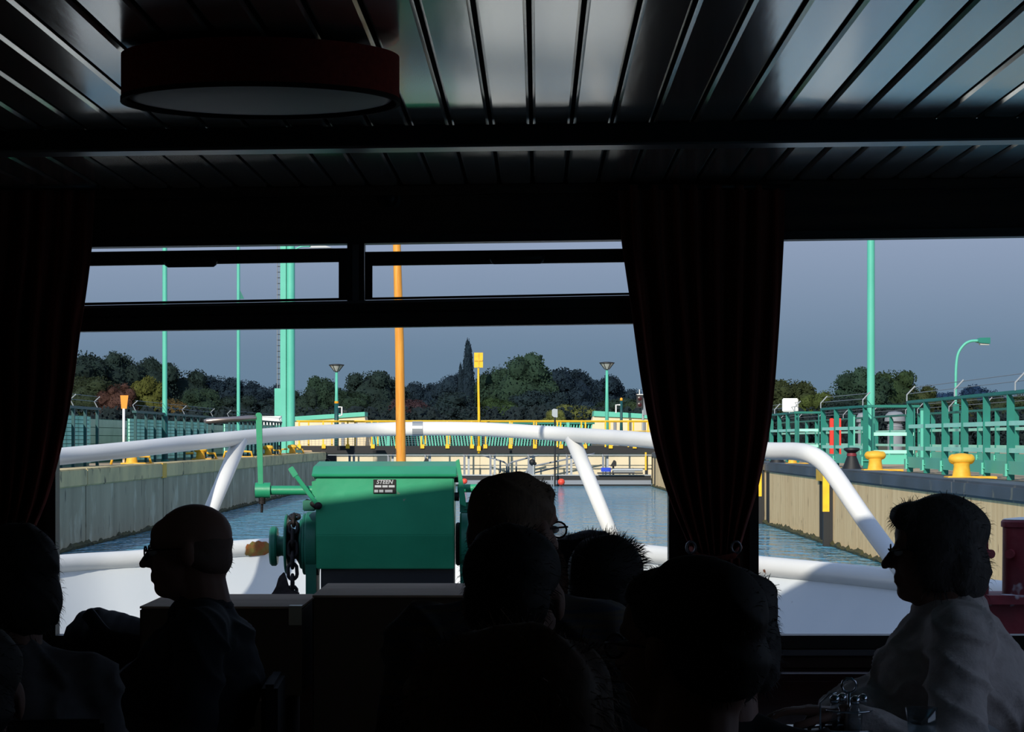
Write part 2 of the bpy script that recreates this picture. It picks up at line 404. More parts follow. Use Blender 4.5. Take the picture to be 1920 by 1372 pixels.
# hopper lights: hinged at the transom, tilted a little into the room
for (a, b_, yra, yrb, hx0, hx1, hy, jl, jr, lb) in ((105, 652, 473, 465, 306, 409, 490, 8, 17, 'left'), (684, 1250, 472, 465, 917, 1022, 484, 14, 8, 'right')):
    yl = 573-(a-98)*.019; yr = 573-(b_-98)*.019
    YT = YW-.06
    T = [P(a, yra, YT), P(b_, yrb, YT)]; B = [P(a, yl, YW-.02), P(b_, yr, YW-.02)]
    m = MB(); h_ = 26
    def lerp(p, q, t): return p+(q-p)*t
    th = V((0, .018, 0))
    fr = h_/(yl-yra)
    def q4(p0, p1, p2, p3): m.hexa([p0, p1, p2, p3], [x+th for x in (p0, p1, p2, p3)])
    TL, TR, BL, BR = T[0], T[1], B[0], B[1]
    q4(TL, TR, lerp(TR, BR, fr), lerp(TL, BL, fr))
    wl = jl/(b_-a); wr = jr/(b_-a)
    q4(lerp(TL, TR, 0), lerp(TL, TR, wl), lerp(BL, BR, wl), BL)
    q4(lerp(TL, TR, 1-wr), TR, BR, lerp(BL, BR, 1-wr))
    q4(lerp(TL, BL, .955), lerp(TR, BR, .955), BR, BL)
    m.build('sash', M['blackp'], W1)
    m = MB(); g = V((0, .008, 0)); tilted_pane(m, lerp(TL, BL, .1)+g, lerp(TR, BR, .1)+g, BR+g, BL+g); sash_pane = m.build('pane', M['pane'], W1)
    m = MB(); m.caps(P(hx0+13, hy, YT-.012), P(hx1-13, hy-1, YT-.012), .02); ob = m.build('sash_handle', M['blackp'], W1, smooth=True)
m = MB(); m.box(WX(98), WX(1262), YW+.02, YW+.026, Z_(1192, YW), Z_(598, YW)); m.build('pane', M['pane'], W1)
W2 = window('window_2', 1412, 2030, 450, 441, 1190)
m = MB(); m.box(WX(1412), WX(2030), YW+.02, YW+.026, Z_(1192, YW), Z_(440, YW)); m.build('pane', M['pane'], W2)
W3 = bpy.data.objects.new('window_3', None); C.objects.link(W3); W3['kind'] = 'structure'; W3.location = (XS, 5.4, 1.45); ORG[W3.name] = V(W3.location)
m = MB(); sbox(m, XS+.04, XS+.046, 3.9, 6.9, 1.45, 2.4); m.build('pane', M['pane'], W3)
m = MB()
for y0, y1, z0, z1 in ((3.86, 3.92, 1.42, 2.43), (6.88, 6.94, 1.42, 2.43), (3.86, 6.94, 1.42, 1.47), (3.86, 6.94, 2.38, 2.43)): sbox(m, XS-.02, XS+.1, y0, y1, z0, z1)
m.build('window_frame', M['frame'], W3)
# skirting of wood under the window, and a rail on the lintel
m = MB(); m.box(-XS, XS, YW-.03, YW-.001, Z_(1250, YW), Z_(1228, YW)); m.build('trim_3', M['darkwood']).__setitem__('kind', 'structure')
# round fitting above the window
t = thing('wall_vent', 'small round dark fitting set in the wood panel above the left window', 'vent', P(731, 374, YW-.001))
m = MB(); m.lathe([(.03, 0), (.034, .008), (.026, .014), (.024, .006), (.001, .006)], P(731, 374, YW-.0005), (0, -1, 0), 20); m.build('ring', M['frame'], t, angle=30)
m = MB(); m.lathe([(.014, 0), (.014, .012), (.006, .016)], P(731, 374, YW-.007), (0, -1, 0), 12); m.build('knob', M['blackp'], t, angle=30)

# ceiling lamp
yl = 5.49; kL = F/yl; cx = X_(489, yl)
zt = S(cx, yl, ZC).z
t = thing('ceiling_lamp', 'unlit round drum lamp with dark red fabric shade hanging under the boarded ceiling', 'lamp', (cx, yl, zt))
R = .2745
m = MB()
m.lathe([(R, -.016), (R, -.108), (R-.004, -.108), (R-.004, -.016)], (cx, yl, zt), n=64); 
m.build('lamp_shade', M['lampshade'], t, angle=40)
m = MB(); m.lathe([(R+.0015, -.100), (R+.0015, -.109), (R-.006, -.109), (R-.006, -.100)], (cx, yl, zt), n=64); m.build('shade_rim', M['dark'], t, angle=40)
m = MB(); m.lathe([(R-.006, -.098), (R-.03, -.103), (R*.5, -.108), (.001, -.110)], (cx, yl, zt), n=64); m.build('diffuser', M['diffuser'], t, smooth=True)
m = MB(); m.lathe([(.06, .0), (.06, -.02), (.02, -.03)], (cx, yl, zt-.001), n=24); m.build('mount', M['blackp'], t, angle=40)

# ------------------------------------------------------------------ curtains
def curtain(name, label, L_, R_, Y, folds, parts=None, extra=None):
    """L_, R_: lists of (row, column) of the two edges"""
    def at(E, y):
        for (y0, x0), (y1, x1) in zip(E, E[1:]):
            if y <= y1:
                t_ = (y-y0)/(y1-y0); t_ = max(0, t_); return x0+(x1-x0)*t_
        return E[-1][1]
    ys = [L_[0][0]+(L_[-1][0]-L_[0][0])*i/70 for i in range(71)]
    # smooth the edges
    def sm(E):
        v = [at(E, y) for y in ys]
        for _ in range(6): v = [v[0]]+[(v[i-1]+v[i]*2+v[i+1])/4 for i in range(1, 70)]+[v[-1]]
        return v
    lv, rv = sm(L_), sm(R_); n = folds*10; b = bmesh.new(); G = []
    for j, y in enumerate(ys):
        row = []
        for i in range(n+1):
            u = i/n; uu = u+.012*math.sin(u*folds*PI*.7+2)*math.sin(PI*u)
            px = lv[j]+(rv[j]-lv[j])*uu
            amp = .022+.012*math.sin(j/70*3)
            d = amp*math.sin(u*folds*2*PI+.6*math.sin(j*.05))+.008*math.sin(u*folds*5+j*.06)
            edge = min(1, min(u, 1-u)*14)
            row.append(b.verts.new(P(px, y, Y+d*edge)))
        G.append(row)
    for j in range(70):
        for i in range(n): b.faces.new((G[j][i], G[j+1][i], G[j+1][i+1], G[j][i+1]))
    me = bpy.data.meshes.new('m'); b.to_mesh(me); b.free(); me.polygons.foreach_set('use_smooth', [True]*len(me.polygons))
    root = thing(name, label, 'curtain', P((lv[0]+rv[0])/2, ys[-1], Y))
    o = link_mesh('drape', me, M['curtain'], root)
    sd = o.modifiers.new('s', 'SOLIDIFY'); sd.thickness = .004
    return root
YC = 8.36
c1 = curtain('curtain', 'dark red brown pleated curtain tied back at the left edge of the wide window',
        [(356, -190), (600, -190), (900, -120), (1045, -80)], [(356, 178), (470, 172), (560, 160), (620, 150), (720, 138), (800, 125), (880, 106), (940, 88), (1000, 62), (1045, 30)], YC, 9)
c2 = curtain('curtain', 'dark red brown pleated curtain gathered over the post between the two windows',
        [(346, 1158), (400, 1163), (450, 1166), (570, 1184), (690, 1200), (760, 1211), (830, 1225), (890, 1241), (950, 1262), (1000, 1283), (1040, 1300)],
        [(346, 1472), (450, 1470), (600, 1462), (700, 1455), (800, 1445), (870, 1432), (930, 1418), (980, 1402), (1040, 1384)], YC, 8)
for c_, xa, xb in ((c2, 1300, 1384), (c1, -80, 30)):
    xm = (xa+xb)/2
    m = MB(); m.tube([P(xa-4, 1028, YC), P(xa+8, 1042, YC-.05), P(xm, 1048, YC-.06), P(xb-8, 1042, YC-.05), P(xb+4, 1026, YC), P(xm, 1040, YC+.05)], .009, 8, closed=True); m.build('tieback', M['curtain'], c_, smooth=True)
    for xx in (xa-4, xb-4):
        m = MB(); m.tube([P(xx+9*math.cos(a*PI/5), 1026+11*math.sin(a*PI/5), YC-.045) for a in range(10)], .004, 6, closed=True); m.build('ring', M['framel'], c_, smooth=True)
    b = bmesh.new(); G = []
    for j in range(12):
        y = 1046+j*12; hw = (xb-xa)/2*(1+.03*j)
        G.append([b.verts.new(P(xm-hw+2*hw*i/40, y, YC+.02*math.sin(i*.9))) for i in range(41)])
    for j in range(11):
        for i in range(40): b.faces.new((G[j][i], G[j+1][i], G[j+1][i+1], G[j][i+1]))
    me = bpy.data.meshes.new('m'); b.to_mesh(me); b.free(); me.polygons.foreach_set('use_smooth', [True]*len(me.polygons))
    o = link_mesh('lower_drape', me, M['curtain'], c_); o.modifiers.new('s', 'SOLIDIFY').thickness = .004
    m = MB(); z = Z_(350, YC); m.cyl((X_(1150 if c_ is c2 else -200, YC), YC, z), (X_(1480 if c_ is c2 else 185, YC), YC, z), .01, n=10); m.build('curtain_rod', M['blackp'], c_, smooth=True)

# ------------------------------------------------------------------ bench, boxes, table
t = thing('bench', 'long dark red leather bench under the front windows', 'bench', (0, 7.85, ZF))
m = MB(); m.box(-2.3, 2.3, 7.42, 8.2, ZF+.33, ZF+.44); m.build('seat', M['leather'], t, bevel=.015, smooth=True)
m = MB(); m.box(-2.3, 2.3, 8.2, 8.32, ZF+.3, Z_(1262, 8.25)); m.build('backrest', M['leather'], t, bevel=.02, smooth=True)
m = MB(); m.box(-2.3, 2.3, 7.5, 8.25, ZF, ZF+.33); m.build('base', M['darkwood'], t)
ZB = ZF+.441
def carton(name, label, x0, x1, y0, y1, z0, z1, tape=None, dent=.01):
    t = thing(name, label, 'box', ((x0+x1)/2, (y0+y1)/2, z0))
    m = MB(); m.box(x0, x1, y0, y1, z0, z1-.006); m.build('body', M['cardin'], t, bevel=.004)
    xm = (y0+y1)/2
    for a, b_ in ((y0, xm-.002), (xm+.002, y1)):
        m = MB(); m.box(x0, x1, a, b_, z1-.0055, z1); m.build('flap', M['card'], t)
    if tape:
        m = MB(); tx0, tx1 = tape; m.box(tx0, tx1, y0-.0015, y0-.0002, z1-.05, z1+.001); m.box(tx0, tx1, y0, y0+.05, z1+.0001, z1+.0015); m.build('tape', M['tape'], t)
    return t
carton('cardboard_box', 'big closed cardboard box below the green windlass, pale flaps on top', X_(579, 7.32), -.12, 7.45, 8.08, ZB, 1.432)
cl_ = carton('cardboard_box', 'lower cardboard box with a taped corner beside the bald man\'s back', -1.0, X_(567, 7.4)-.006, 7.45, 8.05, 1.16, 1.402, tape=(-.60, -.565))
carton('cardboard_box', 'small brown carton at the bottom of the stack behind the bald man', -.98, X_(527, 7.35), 7.43, 8.0, ZB, 1.155)
# black quilted jacket lying in a heap
random.seed(3)
t = thing('jacket', 'black quilted jacket heaped on the bench by the left window corner', 'jacket', (X_(200, 7.9), 7.8, ZB))
b = bmesh.new()
poly = [(118, 1262), (126, 1180), (150, 1146), (185, 1142), (230, 1152), (262, 1160), (300, 1180), (330, 1262)]
ys = []
n1 = 36
G = []
def top_at(px):
    for (x0, y0), (x1, y1) in zip(poly, poly[1:]):
        if x0 <= px <= x1: return y0+(y1-y0)*(px-x0)/(x1-x0)
    return 1262
for i in range(n1+1):
    px = 119+(329-119)*i/n1; hz = Z_(top_at(px), 7.8)
    row = []
    for j in range(17):
        a = PI*j/16; yy = 7.8-.24*math.cos(a); zz = ZB+(hz-ZB)*max(0, math.sin(a))**.45
        q = .006*abs(math.sin(i*.9))*abs(math.sin(j*1.1))+.01*noise.noise(V((px*.03, j*.4, 1)))
        row.append(b.verts.new((X_(px, 7.8), yy-q*2, max(ZB+.001, zz+q))))
    G.append(row)
for i in range(n1):
    for j in range(16): b.faces.new((G[i][j], G[i+1][j], G[i+1][j+1], G[i][j+1]))
me = bpy.data.meshes.new('m'); b.to_mesh(me); b.free(); me.polygons.foreach_set('use_smooth', [True]*len(me.polygons))
link_mesh('quilted_body', me, M['black'], t)
m = MB(); m.tube(catmull([P(165, 1150, 7.56), P(200, 1190, 7.53), P(245, 1200, 7.53), P(300, 1215, 7.54)], 6), [.02]*19, 8); m.build('sleeve', M['navy'], t, smooth=True)

# right hand table with its things
ZT = ZF+.77
t = thing('dining_table', 'pale topped table beside the woman in the grey sweater', 'table', (.8, 5.67, ZF))
m = MB(); m.box(.42, 1.06, 5.2, 6.14, ZT-.03, ZT); m.build('tabletop', M['table'], t, bevel=.004)
m = MB(); m.cyl((.74, 5.67, ZF+.02), (.74, 5.67, ZT-.03), .035); m.build('pedestal', M['chrome'], t, smooth=False)
m = MB(); m.lathe([(.22, 0), (.22, .012), (.05, .03)], (.74, 5.67, ZF), n=24); m.build('foot', M['blackm'], t, angle=40)
def onT(px, Y): return V((X_(px, Y), Y, ZT))
# cruet set
c0 = onT(1592, 6.0)
t = thing('cruet_stand', 'chrome cruet stand with small bottles on the table in front of the woman\'s hand', 'cruet stand', c0)
m = MB(); m.lathe([(.055, 0), (.055, .005), (.01, .008)], c0, n=24); m.build('base', M['chrome'], t, angle=40)
m = MB(); m.cyl(c0+V((0, 0, .006)), c0+V((0, 0, .085)), .004, n=8); m.tube([c0+V((.016*math.cos(a), 0, .098+.016*math.sin(a))) for a in [i*PI/5 for i in range(10)]], .003, 6, closed=True); m.build('carrying_ring', M['chrome'], t, smooth=True)
m = MB(); m.tube([c0+V((.052*math.cos(a), .052*math.sin(a), .045)) for a in [i*PI/8 for i in range(16)]], .0025, 6, closed=True); m.build('wire_rack', M['chrome'], t, smooth=True)
for i, a in enumerate((.3, 1.9, 3.4, 5.0)):
    cb = c0+V((.033*math.cos(a), .033*math.sin(a), .006))
    bo = MB(); bo.lathe([(.015, 0), (.016, .035), (.011, .045), (.008, .055)], cb, n=12); bo = bo.build('bottle', M['tumbler'], t, smooth=True)
    m = MB(); m.lathe([(.0095, .055), (.011, .058), (.011, .068), (.004, .073)], cb, n=12); m.build('stopper', M['chrome'], bo, smooth=True)
c1_ = onT(1728, 5.78)
m = MB(); m.lathe([(.026, .001), (.034, .072), (.0325, .072), (.0245, .006), (.001, .006)], c1_, n=24); tag(m.build('drinking_glass', M['tumbler'], None, c1_, smooth=True), 'small clear drinking glass at the bottom edge right of the cruet stand', 'glass')
c2_ = onT(1505, 6.02)
t = thing('coffee_spoon', 'steel spoon lying on the table left of the cruet stand', 'spoon', c2_)
m = MB(); m.tube([c2_+V((0, 0, .004)), c2_+V((.05, .02, .006)), c2_+V((.1, .035, .004))], [.002, .0025, .003], 6); m.build('handle', M['chrome'], t, smooth=True)
m = MB(); m.ell(c2_+V((-.015, -.005, .004)), (.018, .012, .003), 2); m.build('bowl', M['chrome'], t, smooth=True)
c3_ = onT(1538, 5.9)
t = thing('menu_holder', 'thin chrome menu clip standing on the table left of the cruet bottles', 'menu holder', c3_)
m = MB(); m.lathe([(.018, 0), (.018, .004), (.005, .006)], c3_, n=16); m.build('base', M['chrome'], t, angle=40)
m = MB(); m.tube([c3_+V((0, 0, .004)), c3_+V((0, 0, .07)), c3_+V((.02, 0, .088)), c3_+V((.035, 0, .092))], .0022, 6); m.build('wire', M['chrome'], t, smooth=True)
# little dark table with a pale folded card, left of the foreground head
tt = thing('side_table', 'dark side table at the bottom edge left of the curly haired head', 'table', (-.36, 3.3, ZF))
m = MB(); m.box(-.6, -.06, 3.15, 3.75, ZT-.03, ZT); m.build('tabletop', M['darkwood'], tt)
m = MB(); m.cyl((-.33, 3.45, ZF), (-.33, 3.45, ZT-.03), .03); m.build('pedestal', M['blackm'], tt)
cc = V((X_(752, 3.5), 3.5, ZT))
m = MB(); m.prism([cc+V((-.012, -.03, 0)), cc+V((.012, -.03, 0)), cc+V((.001, -.03, .162)), cc+V((-.011, -.03, .162))], (0, .06, 0)); tag(m.build('menu_card', M['blouse'], None, cc), 'small pale folded card standing left of the curly haired head', 'card')

# ------------------------------------------------------------------ people
def remesh(mb, voxel, smooth_it=2, push=0, seed=0):
    me = bpy.data.meshes.new('t'); mb.b.to_mesh(me); mb.b.free()
    o = bpy.data.objects.new('t', me); C.objects.link(o)
    r = o.modifiers.new('r', 'REMESH'); r.mode = 'VOXEL'; r.voxel_size = voxel
    if smooth_it:
        s = o.modifiers.new('s', 'SMOOTH'); s.factor = .5; s.iterations = smooth_it
    dg = bpy.context.evaluated_depsgraph_get(); dg.update()
    res = bpy.data.meshes.new_from_object(o.evaluated_get(dg)); bpy.data.objects.remove(o); bpy.data.meshes.remove(me)
    res.polygons.foreach_set('use_smooth', [True]*len(res.polygons))
    if push:
        nrm = [v.normal.copy() for v in res.vertices]
        for v, n in zip(res.vertices, nrm):
            c = v.co
            f = noise.noise(V((c.x*9+seed, c.y*9, c.z*14)))+.5*noise.noise(V((c.x*20, c.y*20+seed, c.z*26)))
            g1 = noise.noise(V((c.x*6+seed, c.y*6, c.z*9+c.x*5)))
            v.co = c+n*push*(f*.7+1.1*(1-min(1, abs(g1)*4))**2)
    res.materials.clear()
    return res

def ik(a, c, l1, l2, hint):
    d = c-a; L_ = min(d.length, (l1+l2)*.985); dn = d.normalized(); c = a+dn*L_
    x = (l1*l1-l2*l2+L_*L_)/(2*L_); h = math.sqrt(max(0, l1*l1-x*x)); hp = (hint-dn*hint.dot(dn)).normalized()
    return a+dn*x+hp*h, c

def hand(mb, wrist, d, n, side, curl=.35, sc=1.0):
    d = d.normalized(); n = (n-d*n.dot(d)).normalized(); s = d.cross(n)*side
    lens = ((.040, .026, .018), (.044, .029, .02), (.041, .027, .019), (.032, .021, .016))
    for i in range(4):
        o = (i-1.5)*.021
        k = wrist+(d*(.088-.004*abs(i-1.2))+s*-o)*sc
        mb.caps(wrist+s*-o*.6*sc+d*.01, k, .014*sc, .0115*sc, 8)
        p = k; ang = curl*.5
        for j, l in enumerate(lens[i]):
            dd = (d*math.cos(ang)+n*math.sin(ang)+s*-o*1.2).normalized(); q = p+dd*l*sc
            mb.caps(p, q, (.0095-.001*j)*sc, (.0088-.001*j)*sc, 8); p = q; ang += curl
    b0 = wrist+(d*.02+s*.022)*sc; b1 = b0+(d*.03+s*.028+n*.01)*sc; b2 = b1+(d*.03+s*.012+n*.012)*sc; b3 = b2+(d*.022+n*.008)*sc
    mb.caps(b0, b1, .015*sc, .012*sc, 8); mb.caps(b1, b2, .0115*sc, .0105*sc, 8); mb.caps(b2, b3, .0105*sc, .009*sc, 8)

def person(label, px, crown, Y, yaw, hair, hairmat, cloth, build=1.0, head_yaw=None, head_pitch=0, lean=.03, glasses=False, hands=None, trousers='black', fat=0, hsc=1.0, hips=None, vox=.0075, hair_kw=None, shw=1.0, chair=True, seed=0, seat_z=None, nd=.128):
    """px, crown: column of the head and row of its top, Y: distance"""
    rnd = random.Random(seed+11)
    zc = Z_(crown, Y); hx = X_(px, Y); hyw = math.radians(head_yaw if head_yaw is not None else yaw)
    hair_h = {'bald': .0, 'short': .012, 'bob': .018, 'fluffy': .026, 'wind': .014}[hair]
    HC = V((hx, Y, zc-(.115+hair_h)*hsc))           # centre of the head
    by = math.radians(yaw); Rb = Matrix.Rotation(by, 4, 'Z')
    Hm = Matrix.Translation(HC) @ Matrix.Rotation(hyw, 4, 'Z') @ Matrix.Rotation(math.radians(head_pitch), 4, 'X') @ Matrix.Scale(hsc, 4)
    fwd = Rb @ V((0, 1, 0)); rgt = Rb @ V((1, 0, 0)); up = V((0, 0, 1))
    base = V((hx, Y, 0))-fwd*(lean+.03)
    SZ = seat_z if seat_z else ZF+.45
    neck = HC-up*nd*hsc-fwd*.03
    hip = (V((hips[0], hips[1], SZ+.10)) if hips else V((base.x, base.y, SZ+.10))-fwd*.05)
    shl = neck-up*.062-fwd*.015
    root = thing('person', label, 'person', (hip.x, hip.y, ZF))
    sw = .175*build*shw
    mb = MB(); gm = MB(); tm = MB()
    # head
    for c, r in (((0, -.018, .034), (.075, .096, .081)), ((0, .028, -.03), (.06, .062, .078)), ((0, .054, -.088), (.032, .036, .026)),
                 ((-.034, .046, -.03), (.026, .036, .032)), ((.034, .046, -.03), (.026, .036, .032)), ((0, -.035, -.045), (.06, .06, .06)), ((0, .045, .04), (.058, .045, .045)),
                 ((-.079, -.012, -.006), (.01, .019, .032)), ((.079, -.012, -.006), (.01, .019, .032)), ((0, .01, -.088), (.045+.012*fat, .055, .03+.012*fat))):
        mb.ell(c, r, 3, Hm)
    H = lambda *p: Hm @ V(p)
    mb.caps(H(0, .086, .014), H(0, .112, -.024), .008*hsc, .013*hsc, 10); mb.ell((-.013, .098, -.028), (.009, .01, .008), 2, Hm); mb.ell((.013, .098, -.028), (.009, .01, .008), 2, Hm)
    mb.caps(H(-.034, .08, .024), H(.034, .08, .024), .01*hsc, None, 8)
    mb.caps(H(-.018, .088, -.052), H(.018, .088, -.052), .0075*hsc, None, 8); mb.caps(H(-.016, .087, -.064), H(.016, .087, -.064), .0085*hsc, None, 8)
    # neck, torso core
    mb.caps(HC+(Hm.to_3x3() @ V((0, -.025, -.05))), neck-up*.06-fwd*.02, .056+.01*fat, .064+.01*fat)
    mb.caps(shl-rgt*sw*.8-up*.03, shl+rgt*sw*.8-up*.03, .04); mb.caps(shl-up*.09+fwd*.01, hip+fwd*.02, .07, .09)
    chest = shl-up*.16+fwd*.01
    mid = (chest+hip)/2+fwd*(.02+.05*fat)
    RR = Matrix.Translation(chest) @ Rb; gm.ell((0, 0, 0), (.185*build*shw, .125*build+.02*fat, .17), 3, RR)
    RR = Matrix.Translation(mid) @ Rb; gm.ell((0, 0, 0), (.165*build+.03*fat, .135*build+.055*fat, .19), 3, RR)
    RR = Matrix.Translation(hip+up*.02) @ Rb; gm.ell((0, 0, 0), (.185*build, .15*build+.02*fat, .15), 3, RR); tm.ell((0, 0, -.02), (.175*build, .14*build, .11), 3, RR)
    gm.caps(shl-rgt*sw*.88-up*.03, shl+rgt*sw*.88-up*.03, .068*build); gm.caps(neck-up*.05-fwd*.01, shl-up*.03, .072+.01*fat, .10)
    gm.caps(shl-up*.11, hip, .125*build, .13*build)
    for s_ in (-1, 1):  # sloping shoulder
        gm.caps(neck-up*.055+rgt*s_*.02-fwd*.01, shl+rgt*s_*sw*.85-up*.025, .062, .062*build)
    # arms
    hands = hands or {}
    for s_ in (-1, 1):
        sh = shl+rgt*s_*sw-up*.035
        kn = hip+fwd*.42+rgt*s_*.12
        tgt = V(hands[s_]) if s_ in hands else hip+fwd*.27+rgt*s_*.1+up*.095
        el, wr = ik(sh, tgt, .29, .255, rgt*s_*.5-up*1-fwd*.3)
        mb.caps(sh, el, .040*build, .034); mb.caps(el, wr, .036, .024)
        gm.caps(sh, el, .060*build, .052*build); gm.caps(el, wr+(el-wr).normalized()*.035, .051*build, .036)
        dd = (wr-el); 
        hd = V((dd.x, dd.y, dd.z*.2))
        hand(mb, wr, hd, -up, -s_, .28)
    # legs
    for s_ in (-1, 1):
        h0 = hip+rgt*s_*.09-up*.01; kn = h0+fwd*.42+rgt*s_*.02; an = V((kn.x, kn.y, ZF+.09))+fwd*.03
        mb.caps(h0, kn, .07, .05); mb.caps(kn, an, .045, .035)
        tm.caps(h0, kn, .088*min(build, 1.1), .066); tm.caps(kn, an, .062, .05)
        sm = MB(); toe = V((an.x, an.y, ZF+.035))+fwd*.13; sm.caps(V((an.x, an.y, ZF+.042))-fwd*.04, toe, .041, .034, 12); sm.caps(V((an.x, an.y, ZF+.045)), V((an.x, an.y, ZF+.11)), .045, .045, 12)
        link_mesh('shoe', remesh(sm, .012, 2), M['blackp'], root)
    link_mesh('body', remesh(mb, vox, 2), M['skin'], root)
    top = link_mesh('top', remesh(gm, .010, 3, .012, seed), M[cloth], root)
    link_mesh('trousers', remesh(tm, .014, 3, .006, seed+3), M[trousers], root)
    # collar
    m = MB(); cn = neck-up*.052-fwd*.012
    m.tube([cn+(rgt*math.cos(a)*(.07+.01*fat)+fwd*(.01+math.sin(a)*(.062+.01*fat)))+up*(-.02*math.sin(a)) for a in [i*PI/10 for i in range(20)]], .014, 8, closed=True); m.build('collar', M[cloth], root, smooth=True)
    for s_ in (-1, 1):      # shirt collar wings
        m = MB(); q = cn+fwd*(.075+.01*fat)-up*.03
        m.prism([q+rgt*s_*.006, q+rgt*s_*.062-fwd*.02+up*.03, q+rgt*s_*.066-fwd*.008-up*.02, q+rgt*s_*.03+fwd*.012-up*.055], fwd*.006); m.build('collar_wing', M[cloth], root)
    # eyes
    for s_ in (-1, 1):
        m = MB(); m.ell((.031*s_, .082, .003), (.0125, .011, .0085), 2, Hm); e = m.build('eye', M['eyew'], root, smooth=True)
        m = MB(); m.ell((.031*s_, .0915, .003), (.0055, .0025, .0055), 2, Hm); m.build('iris', M['blackp'], e, smooth=True)
    # hair
    kw = hair_kw or {}
    hm = MB(); lobes = []
    if hair == 'bald':
        lobes = [((0, -.05, -.02), (.073, .06, .06)), ((-.063, -.035, -.004), (.016, .04, .034)), ((.063, -.035, -.004), (.016, .04, .034)), ((0, -.045, .01), (.072, .066, .05))]
        bl, nb = .009, 900
    elif hair == 'short':
        lobes = [((0, -.026, .045), (.082, .1, .082)), ((0, -.06, -.01), (.074, .064, .062)), ((0, .03, .078), (.062, .05, .034))]
        bl, nb = .02, 1500
    elif hair == 'wind':
        lobes = [((0, -.026, .045), (.088, .1, .084)), ((0, -.055, -.03), (.085, .07, .09)), ((0, .03, .078), (.066, .05, .036))]
        bl, nb = .045, 1800
    elif hair == 'bob':
        lobes = [((0, -.022, .045), (.09, .106, .088)), ((0, -.06, -.035), (.09, .066, .095)), ((-.07, -.01, -.02), (.024, .052, .075)), ((.07, -.01, -.02), (.024, .052, .075)), ((0, .05, .08), (.064, .045, .036))]
        bl, nb = .03, 1700
    else:
        lobes = [((0, -.022, .05), (.094, .108, .09)), ((0, -.05, -.02), (.098, .078, .09)), ((-.06, -.0, .06), (.045, .07, .06)), ((.06, -.0, .06), (.045, .07, .06)), ((0, .045, .085), (.068, .05, .04))]
        bl, nb = .032, 2600
    bl = kw.get('len', bl)
    for c, r in lobes: hm.ell(c, r, 3, Hm)
    hme = remesh(hm, .008, 2, .005, seed)
    ho = link_mesh('hair', hme, M[hairmat], root)
    sm = MB(); R3 = Hm.to_3x3()
    wdir = V(kw.get('dir', (0, 0, -1)))
    for _ in range(nb*2):
        c, r = rnd.choice(lobes)
        d = V((rnd.gauss(0, 1), rnd.gauss(0, 1), rnd.gauss(.3, 1))).normalized()
        if hair == 'bald' and d.y > .1: continue
        p = V(c)+V((d.x*r[0], d.y*r[1], d.z*r[2]))*.98
        if p.y > .055 and p.z < .06: continue
        if any(sum(((p-V(c2))[k]/r2[k])**2 for k in range(3)) < .86 for c2, r2 in lobes): continue
        nrm = V((d.x/r[0], d.y/r[1], d.z/r[2])).normalized()
        g = (nrm*rnd.uniform(.25, 1.0)+wdir*rnd.uniform(.3, .9)+V((rnd.gauss(0, .3), rnd.gauss(0, .3), rnd.gauss(0, .2)))).normalized()
        l = bl*rnd.uniform(.4, 1.2); sd = g.cross(nrm)
        if sd.length < .05: sd = g.orthogonal()
        sd = sd.normalized()*rnd.uniform(.0005, .0011)
        a_, b_, e_ = Hm @ (p+sd), Hm @ (p-sd), Hm @ (p+g*l-V((0, 0, l*.25)))
        mm = Hm @ (p+g*l*.55+nrm*l*.12)
        q = sm._verts([a_, b_, mm+R3 @ sd*.6, mm-R3 @ sd*.6, e_])
        sm.b.faces.new((q[0], q[1], q[3], q[2])); sm.b.faces.new((q[2], q[3], q[4]))
    stt = sm.build('stray_strands', M[hairmat], ho); stt['kind'] = 'stuff'
    if glasses:
        m = MB()
        for s_ in (-1, 1):
            m.tube([H((.031+.021*math.cos(a))*s_, .099, .002+.017*math.sin(a)) for a in [i*PI/8 for i in range(16)]], .0022, 6, closed=True)
            m.tube([H(.052*s_, .098, .008), H(.076*s_, .07, .01), H(.083*s_, -.005, .008), H(.082*s_, -.025, -.012)], .0022, 6)
        m.tube([H(-.011, .1, .006), H(0, .104, .01), H(.011, .1, .006)], .002, 6)
        go = m.build('glasses', M['blackp'], root, smooth=True)
        for s_ in (-1, 1):
            m = MB(); m.lathe([(.018, 0), (.018, .001)], H(.031*s_, .0985, .002), R3 @ V((0, 1, 0)), 20); m.build('lens', M['specs'], go)
    if chair:
        t = thing('chair', 'dark chair carrying the '+chair, 'chair', (hip.x, hip.y, ZF))
        Tm = Matrix.Translation(V((hip.x, hip.y, 0))) @ Rb
        m = MB(); m.box(-.21, .21, -.17, .26, ZF+.37, ZF+.418, Tm); m.build('seat', M['black'], t, bevel=.01)
        m = MB(); m.box(-.2, .2, -.245, -.205, ZF+.5, ZF+.80, Tm); m.build('backrest', M['black'], t, bevel=.01)
        for a, b_ in ((-.19, -.15), (.19, -.15), (-.19, .23), (.19, .23)):
            m = MB(); zt_ = ZF+.37
            m.cyl(Tm @ V((a, b_, ZF)), Tm @ V((a, b_, zt_)), .014, n=8); m.build('leg', M['blackm'], t)
        for a in (-.19, .19):
            m = MB(); m.cyl(Tm @ V((a, -.16, ZF+.42)), Tm @ V((a, -.226, ZF+.6)), .012, n=8); m.build('back_support', M['blackm'], t)
    return root

